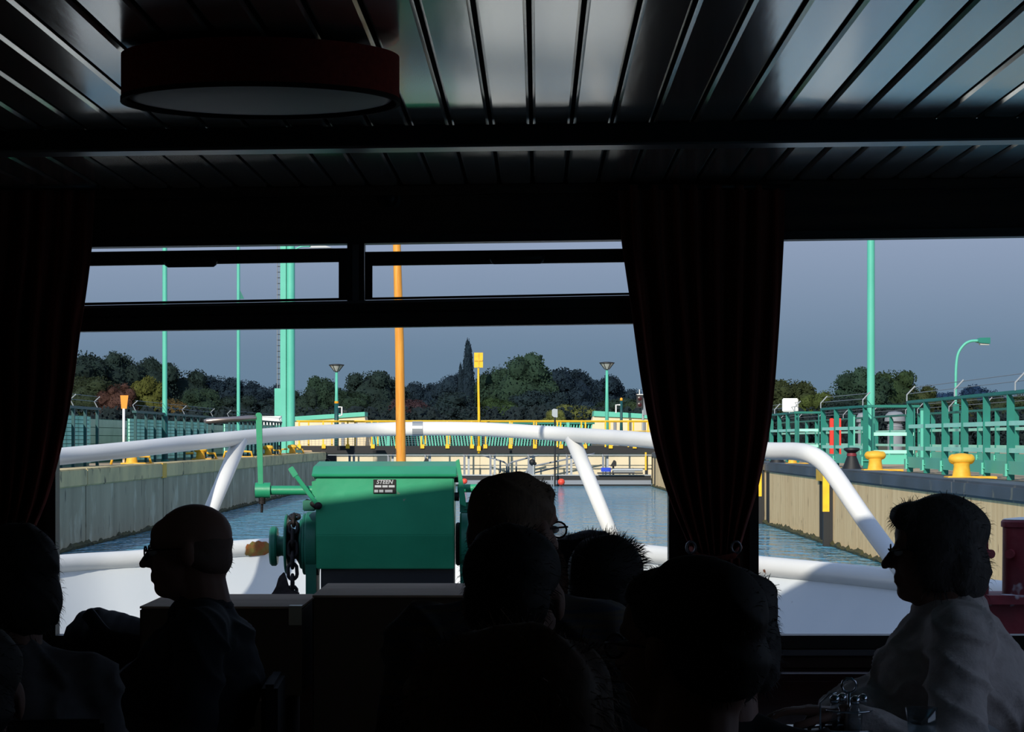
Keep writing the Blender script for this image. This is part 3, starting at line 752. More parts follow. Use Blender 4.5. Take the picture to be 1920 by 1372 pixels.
person('woman in pale grey sweater and glasses in profile at the right, forearm on the table', 1752, 926, 6.36, 86, 'bob', 'hairgrey', 'sweater', build=1.26, head_yaw=82, head_pitch=-2, lean=-.02, nd=.10, glasses=True,
       hands={1: (X_(1580, 6.3), 6.16, ZT+.03), -1: (X_(1585, 6.02), 6.02, ZT+.035)}, fat=1.5, vox=.006, seed=1, chair='woman in the grey sweater at the right', hair_kw={'len': .024}, hips=(X_(1800, 6.36), 6.38))
person('bald man with glasses in profile facing left before the left window, dark jacket', 352, 945, 6.98, 92, 'bald', 'fringe', 'navy', build=1.12, head_yaw=88, head_pitch=-4, lean=-.0, nd=.105, glasses=True, fat=.9, vox=.006, seed=2, chair='bald man in profile', hsc=1.02, hips=(X_(345, 6.98), 6.98),
       hands={1: (X_(190, 7.0), 7.1, 1.18), -1: (X_(200, 6.8), 6.8, 1.14)})
person('person with chin length hair and grey top at the far left seen from behind', 22, 978, 6.2, 12, 'bob', 'hairdark', 'sweater2', build=1.02, head_yaw=40, lean=.02, fat=.6, seed=3, chair='person at the far left in a grey top', hair_kw={'len': .02}, hips=(X_(20, 6.2), 6.15))
person('dark shape of a person cut off by the lower left corner of the picture', -62, 1150, 4.2, 5, 'short', 'hairdark', 'brownc', build=1.0, seed=4, chair='person cut off at the lower left corner', hips=(X_(-80, 4.2), 4.15))
person('tall short haired man in a checked shirt, glasses at his right edge, nearest the windlass', 972, 883, 5.82, -4, 'short', 'hairbrown', 'check', build=1.16, head_yaw=-38, glasses=True, seed=5, chair='tall man in the checked shirt', hair_kw={'len': .012})
person('dark short haired person directly in front of the tall man, ear showing', 966, 984, 4.85, 2, 'short', 'hairdark', 'black', build=1.0, head_yaw=-14, head_pitch=-8, seed=6, chair='dark haired person in front of the tall man', hsc=1.04, hips=(X_(985, 4.85), 4.8))
person('person with wind blown dark hair and pale top right of the dark head', 1138, 1001, 6.55, -6, 'wind', 'hairdark', 'blouse', build=.98, seed=7, chair='person with wind blown hair', hair_kw={'len': .034, 'dir': (.6, 0, .1)}, head_yaw=-10, hsc=1.02, hips=(X_(1120, 6.55), 6.5))
person('small head just showing behind the person with wind blown hair', 1090, 992, 7.72, 84, 'short', 'hairdark', 'black', build=.9, seed=8, chair=None, hsc=.95, seat_z=ZB)
person('person with smooth cropped hair turned left, glasses at left edge, under the curtain', 1284, 1044, 3.95, 6, 'short', 'hairdark', 'black', build=1.08, head_yaw=48, glasses=True, fat=.6, seed=9, chair='person with glasses under the curtain', hsc=1.04, hair_kw={'len': .012})
person('person with fuller dark hair partly hidden behind the one under the curtain', 1372, 1057, 4.95, -12, 'bob', 'hairdark', 'black', build=1.0, head_yaw=-30, seed=10, chair='person with fuller hair right of the curtain', hair_kw={'len': .015})
person('curly haired person nearest the camera, head at the bottom centre', 956, 1163, 2.8, 2, 'fluffy', 'hairbrown', 'brownc', build=1.05, seed=11, chair='curly haired person at the bottom centre', hair_kw={'len': .03})

# ================================================================== THE BOW
plan = [(-3.1, 8.6, 1.15), (-3.1, 11, 1.15), (-3.0, 13.6, 1.155), (-2.5, 15.2, 1.166), (-2.11, 15.8, 1.172), (-1.66, 16.3, 1.204), (-1.2, 16.8, 1.215), (-.6, 17.2, 1.22), (.0, 17.1, 1.22), (.42, 16.5, 1.215), (.8, 15.4, 1.21), (1.234, 14.1, 1.21), (1.737, 12.9, 1.203), (2.2, 11.0, 1.21), (2.55, 9.6, 1.21), (2.7, 8.6, 1.21)]
ZCAP = 1.21
plz = catmull([V(p) for p in plan], 6); pl = [V((p.x, p.y, 0)) for p in plz]
deck = MB(); deck.b.faces.new(deck._verts([V((p.x, p.y, .62))-(p-V((-.2, 10, 0))).normalized()*.41 for p in pl])); dk = deck.build('ship_deck', M['deck']); dk['kind'] = 'structure'
def strip(name, z0, z1, o0, o1, mt, parent=None, th=.012):
    ctr = V((-.2, 10, 0)); b = bmesh.new(); rows = []
    for p, pz in zip(pl, plz):
        if name == 'bulwark_plate': z1 = pz.z
        d = (p-ctr).normalized()
        rows.append([b.verts.new(q) for q in (p+d*o0+V((0, 0, z0)), p+d*o1+V((0, 0, z1)), p+d*(o1+th)+V((0, 0, z1)), p+d*(o0+th)+V((0, 0, z0)))])
    for a, c in zip(rows, rows[1:]):
        for i in range(4): b.faces.new((a[i], c[i], c[(i+1) % 4], a[(i+1) % 4]))
    me = bpy.data.meshes.new('m'); bmesh.ops.recalc_face_normals(b, faces=b.faces); b.to_mesh(me); b.free(); me.polygons.foreach_set('use_smooth', [True]*len(me.polygons)); me.set_sharp_from_angle(angle=.7)
    return link_mesh(name, me, mt, parent)
bul = thing('bulwark', 'white steel bulwark with tubular cap rail curving around the bow', 'bulwark', (-.5, 17.2, .62))
strip('bulwark_plate', .60, ZCAP, -.42, 0, M['whitep'], bul)
strip('hull_plate', -.6, .60, -.8, -.41, M['greend'], bul, .02)
m = MB(); m.tube(plz, .052, 14); m.build('cap_rail', M['white'], bul, smooth=True)
# rust patch, a scab on the cap rail left of the windlass drum
idx = [i for i, p in enumerate(pl) if 440 < 960+p.x*F/p.y < 505 and p.x < 0]
pp = plz
def cap_at(px):
    for a, b_ in zip(pp, pp[1:]):
        xa, xb = 960+a.x*F/a.y, 960+b_.x*F/b_.y
        if xa <= px <= xb and a.x < 0: 
            global seg_n
            dd_ = (b_-a).normalized(); seg_n = V((dd_.y, -dd_.x, 0)).normalized(); return a+(b_-a)*((px-xa)/(xb-xa))
b = bmesh.new(); G = []
for i in range(13):
    c_ = cap_at(449+4.1*i); row = []; hw = 1.1*math.sin(PI*(i+.6)/13.2)**.5+.12*math.sin(i*2.1)
    for j in range(9):
        a = -.15+hw*(j-4)/4*.9
        row.append(b.verts.new(c_+seg_n*math.cos(a)*.0545+V((0, 0, math.sin(a)*.0545))))
    G.append(row)
for i in range(12):
    for j in range(8): b.faces.new((G[i][j], G[i+1][j], G[i+1][j+1], G[i][j+1]))
me = bpy.data.meshes.new('m'); b.to_mesh(me); b.free(); o = link_mesh('rust_patch', me, M['rust'], bul); o['label'] = 'brown rust patch on the cap rail'
# upper guard rail
t = thing('bow_railing', 'white tubular guard rail arching across both windows over the bow', 'railing', (-.5, 17.0, ZCAP))
rail = [(60, 861, 13.6), (118, 855, 14.0), (250, 842, 14.7), (350, 831, 15.4), (440, 822, 15.9), (530, 814, 16.5), (620, 809, 17.0), (710, 805, 17.3), (800, 803.5, 17.3), (900, 804.5, 17.2), (1000, 810, 16.8), (1075, 815, 16.4), (1150, 820, 15.8), (1225, 826, 15.2), (1330, 838, 14.5), (1440, 845, 13.9), (1490, 846, 13.6), (1520, 852, 13.4), (1545, 868, 13.3), (1568, 896, 13.2), (1605, 950, 13.05), (1640, 1000, 12.9), (1703, 1084, 12.62)]
m = MB(); m.tube(catmull([P(*r) for r in rail], 5), .044, 14); m.build('top_rail', M['white'], t, smooth=True)
m = MB(); m.cyl(P(450, 826, 15.95), P(362, 1035, 15.35), .045, .040); m.build('strut', M['white'], t, smooth=True)
m = MB(); m.cyl(P(1073, 822, 16.4), P(1156, 1024, 16.0), .045, .040); m.build('strut', M['white'], t, smooth=True)
cs = P(783, 803.5, 17.3)
m = MB(); m.cyl(cs-V((.032, 0, 0)), cs+V((.032, 0, 0)), .0462, n=16); o = m.build('sleeve', M['galv'], t, smooth=False); o['label'] = 'grey sleeve around the rail'

# jackstaff
b0 = P(753, 880, 14.3); b0.z = .62; 
m = MB(); m.tube([b0, P(752, 870, 14.3), P(749, 640, 14.3), P(744, 457, 14.3), P(740, 330, 14.3)], [.027, .026, .0235, .0205, .017], 14)
tag(m.build('flagstaff', M['mast'], None, b0, smooth=True), 'varnished orange wooden staff standing behind the green windlass', 'staff')

# ------------------------------------------------------------------ windlass
YL = 12.6
def L_(px, py, d=0): return P(px, py, YL)+V((0, d, 0))
t = thing('anchor_windlass', 'green anchor windlass with crank, levers and chain standing on the foredeck', 'windlass', (X_(722, YL), YL+.25, .62))
def sec(px0, px1, prof, name, mt, parent=t, bevel=.004):
    m = MB(); poly = [P(px0, py, YL)+V((0, d, 0)) for py, d in prof]
    m.prism(poly, (X_(px1, YL)-X_(px0, YL), 0, 0)); return m.build(name, mt, parent, bevel=bevel)
sec(592, 851, [(893, 0), (1003, .0), (1067, .03), (1067, .42), (893, .42)], 'housing', M['green'])
sec(585, 857, [(894, -.018), (889, -.022), (874, .08), (866, .42), (872, .44), (895, .43)], 'lid', M['green'])
# nameplate
npo = MB(); npo.box(X_(700, YL), X_(742.5, YL), YL-.006, YL-.0002, Z_(925, YL), Z_(898.5, YL)); npo = npo.build('nameplate', M['plate'], t, bevel=.001)
fc = bpy.data.curves.new('lettering', 'FONT'); fc.body = 'STEEN'; fc.size = .026; fc.align_x = 'CENTER'; fc.align_y = 'CENTER'; fc.extrude = .0006; fc.shear = .25; fc.offset = .0005
fo = bpy.data.objects.new('lettering', fc); C.objects.link(fo); fc.materials.append(M['platew']); 
bpy.context.view_layer.update(); lme = bpy.data.meshes.new_from_object(fo); bpy.data.objects.remove(fo)
lme.transform(Matrix.Translation(V((X_(721, YL), YL-.0068, Z_(903.5, YL)))) @ Matrix.Rotation(PI/2, 4, 'X')); lme.materials.clear()
link_mesh('lettering', lme, M['platew'], npo)
m = MB()
for y0, y1, segs in ((909.5, 913.5, ((703, 715), (717, 727), (729, 740))), (918, 922.8, ((702, 709), (711, 719), (722, 736)))):
    for a, b_ in segs: m.box(X_(a, YL), X_(b_, YL), YL-.0075, YL-.0062, Z_(y1, YL), Z_(y0, YL))
m.box(X_(712, YL), X_(733, YL), YL-.0075, YL-.0062, Z_(900.6, YL), Z_(899.9, YL))
m.build('engraved_field', M['platew'], npo)
# base: its black stands for the shade beneath the housing
m = MB(); m.box(X_(600, YL), X_(850, YL), YL+.05, YL+.42, .62, Z_(1066, YL)); m.build('pedestal', M['blackm'], t)
# shaft left with crank
def cylp(px0, px1, py, r, name, mt, d=.12, n=20, prof=None, parent=t, angle=30):
    m = MB(); a = L_(px0, py, d); b_ = L_(px1, py, d); m.cyl(a, b_, r, n=n); return m.build(name, mt, parent, angle=angle)
cylp(500, 600, 920, .0215, 'crank_shaft', M['green']); cr = cylp(474.5, 503, 920, .036, 'crank_hub', M['green'])
m = MB(); m.cyl(L_(487, 933, .12), L_(487, 946, .12), .016, n=12); m.cyl(L_(487, 946, .12), L_(486, 962, .12), .006, n=8); m.build('set_screw', M['iron'], cr)
m = MB(); m.prism([L_(475.5, 776, .10), L_(478, 773, .10), L_(484, 773, .10), L_(487, 777, .10), L_(489.5, 908, .10), L_(480, 908, .10)], (0, .02, 0)); ca = m.build('crank_arm', M['green'], t)
m = MB(); m.tube([L_(477, 783, .11), L_(395, 788, .11), L_(383, 789, .11), L_(377, 788.5, .11)], [.014, .0135, .0125, .006], 14); o = m.build('crank_handle', M['steel'], ca, smooth=True); o['label'] = 'bare steel handle'
m = MB(); m.prism([L_(583, 903, .05), L_(593, 900, .05), L_(593, 935, .05), L_(584, 930, .05)], (0, .12, 0)); m.build('bearing_block', M['green'], t)
m = MB(); m.cyl(L_(594, 893, .05), L_(586, 893, .05), .014, n=12); m.build('bolt', M['galv'], t)
# levers
m = MB(); m.bar(L_(545, 876, -.02), L_(556, 893, -.02), .028, .026); m.bar(L_(554, 890, -.02), L_(594, 945, .0), .026, .018); m.build('brake_lever', M['green'], t, bevel=.003)
m = MB(); m.tube([L_(594, 948, .0), L_(574, 940, .06), L_(571, 955, .08)], [.016, .011, .013], 10); m.cyl(L_(597, 948, -.02), L_(597, 948, .03), .017, n=12); m.build('pawl', M['iron'], t, smooth=True)
m = MB(); m.prism([L_(854, 864, -.01), L_(861, 860, -.01), L_(866, 890, -.01), L_(873, 935, -.01), L_(874, 950, -.01), L_(862, 945, -.01), L_(859, 892, -.01)], (0, .02, 0)); m.build('clutch_lever', M['green'], t, bevel=.002)
cylp(857, 918, 916, .019, 'crank_shaft', M['green']); cylp(850, 862, 900, .012, 'pin', M['iron']); cylp(850, 860, 932, .02, 'pin', M['iron'])
# drums
AY = 1023; D = .22
def disc(px0, px1, r, name, mt, py=AY, d=D, prof=None):
    m = MB(); a = L_(px0, py, d); ln = X_(px1, YL)-X_(px0, YL)
    c = min(.008, r*.2, ln*.3)
    m.lathe([(r-c, 0), (r, c), (r, ln-c), (r-c, ln)], a, (1, 0, 0), 40); return m.build(name, mt, t, angle=35)
disc(567, 592, .150, 'brake_drum', M['greend']); disc(562, 567.5, .142, 'brake_band', M['greend'])
gy = disc(528, 533, .138, 'gypsy_flange', M['greend']); disc(556, 562, .115, 'gypsy_flange', M['greend'])
m = MB(); m.lathe([(.1, 0), (.07, .02), (.07, .035), (.1, .052)], L_(534, AY, D), (1, 0, 0), 24); m.build('chain_wheel', M['iron'], t, angle=35)
disc(499, 513, .092, 'warping_head', M['greend'], AY+4); m = MB(); m.lathe([(.05, 0), (.045, .02), (.05, .045)], L_(512, AY+4, D), (1, 0, 0), 24); m.build('barrel', M['greend'], t, angle=35)
disc(853, 862, .10, 'shaft_collar', M['iron']); disc(861, 880, .150, 'brake_drum', M['greend']); disc(880, 884, .145, 'brake_band', M['greend']); disc(884, 903, .11, 'gypsy_flange', M['iron'])
m = MB(); m.box(X_(567, YL), X_(590, YL), YL+.02, YL+.1, Z_(958, YL), Z_(938, YL)); m.box(X_(862, YL), X_(880, YL), YL+.02, YL+.1, Z_(962, YL), Z_(942, YL)); m.build('brake_lug', M['greend'], t, bevel=.004)
m = MB(); m.box(X_(570, YL), X_(590, YL), YL+.1, YL+.34, .62, Z_(1015, YL)); m.box(X_(862, YL), X_(882, YL), YL+.1, YL+.34, .62, Z_(1015, YL)); m.build('side_foot', M['greend'], t)
# chain: over the wheel and hanging down in front of it
path = []
for i in range(7):
    a = math.radians(118-i*20.5+0); path.append(V((X_(545.5, YL), YL+D-.118*math.cos(math.radians(i*15-20)) if 0 else YL+D-.125*math.sin(math.radians(i*15)), Z_(AY, YL)+.125*math.cos(math.radians(i*15)))))
path += [V((X_(545.5, YL), YL+D-.125-.002*i, Z_(AY, YL)-.0+.0-.055*i)) for i in range(1, 7)]
# resample
def resample(pts, step):
    o = [pts[0]]; acc = 0; cur = pts[0]
    for q in pts[1:]:
        while (q-cur).length >= step:
            cur = cur+(q-cur).normalized()*step; o.append(cur)
    return o
lk = resample(path, .052)
def link_(c, d, flat):
    m = MB(); u, v = frame(d); s_ = u if flat else v
    pts = []
    for i in range(12):
        a = i*PI/6; pts.append(c+d*(.024*math.sin(a)+(.012 if math.sin(a) > 0 else -.012))+s_*.021*math.cos(a))
    m.tube(pts, .0085, 8, closed=True); return m
for i in range(len(lk)-1):
    d = (lk[min(i+1, len(lk)-1)]-lk[max(i-1, 0)]).normalized()
    link_(lk[i], d, i % 2 == 0).build('chain_link', M['iron'], t, smooth=True)
m = MB(); m.prism([L_(532, 1072, .0), L_(522, 1082, .0), L_(519, 1100, .0), L_(505, 1118, .0), L_(505, 1150, .0), L_(560, 1150, .0), L_(560, 1110, .0), L_(540, 1105, .0), L_(536, 1085, .0)], (0, .05, 0)); m.build('chain_guide', M['iron'], t, bevel=.004)
# red double bollard on the ship's side
YR = 11.0
cb = P(1872, 1112, YR)
t = thing('ship_bollard', 'pair of worn red mooring bollards with white tops behind the woman at the right', 'bollard', cb)
for px in (1812, 1921):
    c = P(px, 1112, YR); h_ = (1112-974)/F*YR
    m = MB(); m.lathe([(.088, 0), (.086, h_-.03), (.093, h_-.028), (.093, h_-.008), (.086, h_), (.03, h_+.008)], c, n=28); po = m.build('post', M['redp'], t, angle=35)
    m = MB(); m.lathe([(.087, h_+.0005), (.08, h_+.004), (.02, h_+.010)], c, n=24); o = m.build('post_cap', M['white'], po, smooth=True); o['label'] = 'worn white top'
    m = MB(); m.cyl(c+V((.06 if px < 1850 else -.06, -.05, .16)), c+V((.08 if px < 1850 else -.08, -.11, .16)), .018, n=12); m.build('bolt', M['redp'], po)
m = MB(); m.box(cb.x-.27, cb.x+.3, YR-.16, YR+.16, cb.z-.035, cb.z); m.build('base_plate', M['redp'], t)
m = MB(); m.box(cb.x-.2, cb.x+.25, YR-.12, YR+.12, .62, cb.z-.036); m.build('pedestal', M['redp'], t)

# ================================================================== THE LOCK
XL, XR, ZQ = -7.4, 5.57, 1.35
YE = 110
m = MB(); m.box(-60, 60, -40, 700, -.02, 0); wa = m.build('water_surface', M['water'], None, (0, 50, 0)); wa['kind'] = 'structure'
lw = thing('lock_wall', None, None, (XL, 60, 0), kind='structure'); rw = thing('lock_wall', None, None, (XR, 60, 0), kind='structure')
# joints at the places the photograph shows
def YofL(px): return F*(-XL)/(960-px)
def YofR(px): return F*XR/(px-960)
jl = [10, 26, YofL(161), YofL(306), YofL(400), YofL(478), YofL(530), YofL(573), YE]
for a, b_ in zip(jl, jl[1:]):
    m = MB(); m.box(XL-.6, XL, a+.05, b_-.05, -1, ZQ-.3); m.build('concrete_panel', M['concs'], lw)
    m = MB(); m.box(XL-.5, XL+.03, a+.02, b_-.02, ZQ-.3, ZQ); m.build('coping_block', M['coping'], lw, bevel=.02)
m = MB(); m.box(XL-.7, XL-.12, 5, YE, -1, ZQ-.01); m.build('joint_backing', M['dark'], lw)
m = MB()
for j, z0 in ((2, .55), (3, -.2), (6, -.2), (7, -.2)): m.box(XL-.1, XL-.01, jl[j]-.16 if j < 4 else jl[j]-.2, jl[j]+.16 if j < 4 else jl[j]+.2, z0, ZQ-.3)
m.build('recess_shade', M['dark'], lw)  # black boxes paint the shade inside the ladder recesses
yj = YofL(306); m = MB(); m.box(XL-.1, XL+.034, yj-.35, yj+.35, ZQ-.31, ZQ+.004); o = m.build('yellow_mark', M['yellowb'], lw); o['label'] = 'yellow painted patch over the ladder recess'
jr = [14, 24, YofR(1790), YofR(1545), YofR(1440), YofR(1330), YofR(1236), YE]
for a, b_ in zip(jr, jr[1:]):
    m = MB(); m.box(XR, XR+.6, a+.04, b_-.04, -1, ZQ-.2); m.build('concrete_panel', M['concl'], rw)
    m = MB(); m.box(XR-.04, XR+.5, a+.01, b_-.01, ZQ-.2, ZQ); m.build('coping_block', M['copingd'], rw, bevel=.03)
m = MB(); m.box(XR+.12, XR+.7, 5, YE, -1, ZQ-.01); m.build('joint_backing', M['dark'], rw)
m = MB()
for px in (1541, 1440, 1228): m.box(XR-.006, XR+.1, YofR(px)-.35, YofR(px)+.35, -.2, ZQ-.21)
m.build('recess_shade', M['dark'], rw)  # no hollow here: recess shade painted as black boxes on the face
y0 = YofR(1541); m = MB(); m.box(XR-.05, XR+.3, y0-.5, y0+.5, ZQ-.24, ZQ+.006); o = m.build('yellow_mark', M['yellowb'], rw); o['label'] = 'yellow painted block over the ladder recess'
random.seed(5)
for Xs, sgn, q in ((XL, 1, lw), (XR, -1, rw)):     # weed along the waterline
    b = bmesh.new(); A = []; n_ = 500
    for i in range(n_+1):
        y = 12+(YE-12)*(i/n_)**1.4; h = .05+.06*noise.noise(V((y*.7, Xs, 0)))+.06*random.random()
        A.append((b.verts.new((Xs+sgn*.04, y, -.03)), b.verts.new((Xs+sgn*(.045+.03*random.random()), y, h*.5)), b.verts.new((Xs+sgn*.003, y, h))))
    for p, r_ in zip(A, A[1:]):
        b.faces.new((p[0], r_[0], r_[1], p[1])); b.faces.new((p[1], r_[1], r_[2], p[2]))
    me = bpy.data.meshes.new('m'); b.to_mesh(me); b.free(); o = link_mesh('waterline_weed', me, M['algae'], q); o['kind'] = 'stuff'
# yellow and black rubbing strips on the right wall
g = 'yellow topped fender strips on the right lock wall'
for i, (px, w_, lb) in enumerate(((1561, .10, 'yellow and black fender strip under the bend of the white rail'), (1433, .12, 'yellow and black fender strip beside the lower curtain edge'), (1215, .3, 'far yellow and black fender strip left of the curtain'))):
    Yy = YofR(px); t = thing('fender_strip', lb, 'fender', (XR, Yy, ZQ), g)
    hw = w_*Yy/ (F*w_/ (14/ (F/Yy)) )/1 if 0 else (6.0 if px > 1300 else 1.5)/F*Yy
    m = MB(); m.box(XR-.062-hw*2, XR-.062, Yy-.06, Yy+.06, ZQ-.75, ZQ-.02); m.build('yellow_strip', M['yellow'], t)
    m = MB(); m.box(XR-.06-hw*1.9, XR-.06, Yy-.06, Yy+.06, -.3, ZQ-.75); m.build('black_strip', M['blackm'], t)
    m = MB(); m.box(XR-.061, XR-.002, Yy-.06, Yy+.06, -.3, ZQ-.05); m.build('backing', M['blackm'], t)
# quays and ground
m = MB(); m.box(-60, XL-.5, 5, 400, ZQ-.6, ZQ-.02); m.build('quay_left', M['quay']).__setitem__('kind', 'structure')
m = MB(); m.box(XR+.45, 70, 5, 400, ZQ-.6, ZQ-.02); m.build('quay_right', M['quay']).__setitem__('kind', 'structure')
m = MB(); m.box(-400, 400, 127, 1500, ZQ-.5, ZQ); m.build('far_ground', M['grass']).__setitem__('kind', 'structure')

# ---- lock bollards
def bollard(hoop):
    t = thing('mooring_bollard', None, 'bollard', (0, 0, 0))
    m = MB(); m.lathe([(.12, .03), (.115, .06), (.10, .16), (.11, .2)], (0, 0, 0), n=20); m.build('post', M['yellowb'], t, angle=40)
    m = MB(); m.caps((-.1, 0, .25), (.1, 0, .25), .068); m.ell((0, 0, .25), (.17, .12, .075), 3); m.build('head', M['yellowb'], t, smooth=True)
    m = MB(); m.box(-.2, .42, -.18, .18, 0, .035); m.build('base_plate', M['yellowb'], t, bevel=.008)
    if hoop:
        for s_ in (-1, 1):
            m = MB(); x0 = s_*.16; x1 = s_*.36
            m.tube([(x1+s_*.04, -.1, 0), (x1, -.1, .16), (x0, -.1, .17)], .028, 8); m.build('guard_hoop', M['yellowb'], t, smooth=True)
    return t
bl0 = bollard(False); bl1 = bollard(True); used = set()
def place(proto, loc, label, group, rz=0, sc=1):
    if proto.name in used: o = copy_tree(proto)
    else: o = proto; used.add(proto.name)
    o.location = loc; o.rotation_euler = (0, 0, rz); o.scale = (sc,)*3; o['label'] = label; o['group'] = group
    return o
GR, GL = 'yellow bollards on the right quay', 'yellow bollards on the left quay'
for px, Xb, lb, rz, sc_ in ((1803, 5.95, 'yellow mushroom bollard on the right quay, nearest and rightmost', 0, 1.05), (1641, 5.95, 'yellow mushroom bollard on the right quay beside the thick teal mast', 0, 1.05), (1486, 5.95, 'small yellow bollard just right of the curtain beyond the white rail', 0, .8)):
    Yb = Xb*F/(px-960); place(bl0, (Xb, Yb, ZQ-.02), lb, GR, rz, sc_)
for px, lb in ((247, 'hooped yellow bollard on the left quay, nearest, below the orange marker'), (376, 'yellow bollard on the left quay left of the steel crank handle'), (447, 'hooped yellow bollard hidden behind the left rail strut'), (503, 'yellow bollard right of the green crank arm'), (548, 'hooped yellow bollard at the foot of the thick teal column')):
    Xb = -7.95; Yb = Xb*F/(px-960); place(bl1, (Xb, Yb, ZQ-.018), lb, GL, 0, 1.05)
t0 = thing('cone_bollard', 'dark conical bollard with flared cap beside the yellow bollard on the right quay', 'bollard', (0, 0, 0), 'dark cone bollards on the right quay')
m = MB(); m.lathe([(.17, 0), (.16, .03), (.08, .24), (.07, .3)], (0, 0, 0), n=24); m.build('cone', M['blackm'], t0, angle=40)
m = MB(); m.lathe([(.065, .29), (.12, .33), (.14, .345), (.135, .375), (.08, .385)], (0, 0, 0), n=24); m.build('flared_cap', M['blackm'], t0, angle=40)
m = MB(); m.lathe([(.086, .24), (.088, .26), (.075, .29)], (0, 0, 0), n=20); m.build('red_ring', M['redp'], t0, angle=40)
t0.location = (5.8, 5.8*F/(1597-960), ZQ-.02); t1 = copy_tree(t0); t1.location = (5.8, 5.8*F/(1457-960), ZQ-.02); t1['label'] = 'dark conical bollard at the curtain edge behind the white rail'

# ---- railings on the right quay
def railing(label, pts, nposts, z1=1.12, mt='teald', brackets=True, loc=None, group=None, rails=((.73, .03), (.38, .03)), plate=True, pw=.10):
    a, b_ = V(pts[0]), V(pts[1]); t = thing('quay_railing', label, 'railing', (a+b_)/2, group)
    d = (b_-a); L = d.length; dn = d.normalized(); sd = V((dn.y, -dn.x, 0))
    up = V((0, 0, 1))
    for i in range(nposts):
        p = a+d*i/(nposts-1)
        m = MB()
        q0 = p-sd*pw/2-dn*.01
        m.prism([q0, q0+sd*pw, q0+sd*pw+up*(z1-.1), q0+sd*pw*.6+up*(z1-.02), q0+up*(z1-.02)], dn*.022); m.build('post', M[mt], t)
        m = MB(); m.box(-.06, .06, -.05, .05, -.0, .012, Matrix.Translation(p+up*.13)); 
        m.cbox(p+up*.13-sd*(pw/2+.012)+dn*.05, (.03, .16, .16)); m.build('post_foot', M['teal'], t)
    m = MB(); m.bar(a+up*z1-dn*.1, b_+up*z1+dn*.1, .09, .05); m.build('top_rail', M[mt], t, bevel=.008)
    for z, h in rails:
        m = MB(); m.bar(a+up*z*1.0-sd*.0, b_+up*z, .05, .06); m.build('mid_rail', M['tealpanel'] if mt == 'teald' else M[mt], t)
    if plate:
        m = MB(); m.bar(a+up*.16-sd*.03, b_+up*.16-sd*.03, .012, .17); m.build('kick_plate', M['teal'], t)
    if brackets:
        nb = max(2, nposts//2)
        for i in range(nb):
            p = a+d*i/(nb-1)+up*(z1+.02)
            m = MB(); m.tube([p-sd*.05, p-sd*.05+up*.10, p+sd*.08+up*.24], .012, 6); m.build('wire_bracket', M['galv'], t)
        m = MB()
        for k in (.14, .24): m.tube([a+up*(z1+k)+sd*(.0 if k < .2 else .08), b_+up*(z1+k)+sd*(.0 if k < .2 else .08)], .006, 5)
        m.build('wire', M['greyp'], t)
    return t
ZG = ZQ-.02
railing('near teal quay railing running off the right edge, nearest bay', [(6.4, 30.2, ZG), (6.4, 44.6, ZG)], 9)
railing('short teal railing crossing towards the camera right of the thick mast', [(6.5, 50, ZG), (7.25, 50, ZG)], 2, brackets=False, rails=((.62, .03), (.3, .03)))
railing('teal quay railing bay left of the thick mast, behind the cone bollard', [(6.4, 50.2, ZG), (6.15, 54.8, ZG)], 4)
railing('short teal railing crossing towards the camera left of the red lifebuoy case', [(6.35, 61.5, ZG), (6.8, 61.5, ZG)], 2, brackets=False)
railing('farthest teal quay railing bay beside the curtain under the white board', [(6.35, 61.8, ZG), (6.35, 76, ZG)], 8)
railing('rear teal railing seen through the nearest bay at the right edge', [(9.7, 47, ZG), (9.7, 66, ZG)], 10, mt='teald')
railing('rear teal railing behind the lifebuoy case and grey vents', [(9.7, 68, ZG), (9.7, 100, ZG)], 12, mt='teald')
t = thing('barrier_post', 'light teal square post standing in the nearest railing bay', 'post', (6.95, 6.95*F/(1731-960), ZG))
m = MB(); c = t.location; m.box(c.x-.05, c.x+.05, c.y-.05, c.y+.05, ZG, ZG+1.02); m.build('shaft', M['teal'], t); m = MB(); m.box(c.x-.06, c.x+.06, c.y-.06, c.y+.06, ZG+1.02, ZG+1.05); m.build('cap', M['teald'], t)
t = thing('barrier_post', 'light teal square post behind the bay left of the thick mast', 'post', (7.0, 7.0*F/(1598-960), ZG))
m = MB(); c = t.location; m.box(c.x-.05, c.x+.05, c.y-.05, c.y+.05, ZG, ZG+1.0); m.build('shaft', M['teal'], t); m = MB(); m.box(c.x-.06, c.x+.06, c.y-.06, c.y+.06, ZG+1.0, ZG+1.03); m.build('cap', M['teald'], t)
# low pale kerb behind the railing
t = thing('kerb', 'low pale concrete kerb behind the right quay railing', 'kerb', (10.2, 60, ZG))
m = MB(); m.box(10.1, 10.3, 35, 110, ZG, ZG+.14); m.build('kerb_stone', M['beige'], t)
# lifebuoy case
c = V((X_(1566, 78), 78, ZG)); t = thing('lifebuoy_stand', 'red lifebuoy housing behind the teal railing', 'lifebuoy stand', c)
for s_ in (-1, 1):
    m = MB(); m.box(c.x+s_*.105-.05, c.x+s_*.105+.05, c.y-.12, c.y+.12, ZG, ZG+1.12); m.build('side_panel', M['red'], t, bevel=.015)
m = MB(); m.box(c.x-.054, c.x+.054, c.y+.02, c.y+.06, ZG+.3, ZG+1.0); m.build('back_panel', M['teald'], t)
m = MB(); m.tube([c+V((.0, .0, .6))+V((.02*math.sin(a), .3*math.cos(a)*.4, .3*math.sin(a))) for a in [i*PI/10 for i in range(20)]], .03, 8, closed=True); m.build('lifebuoy', M['orange'], t, smooth=True)
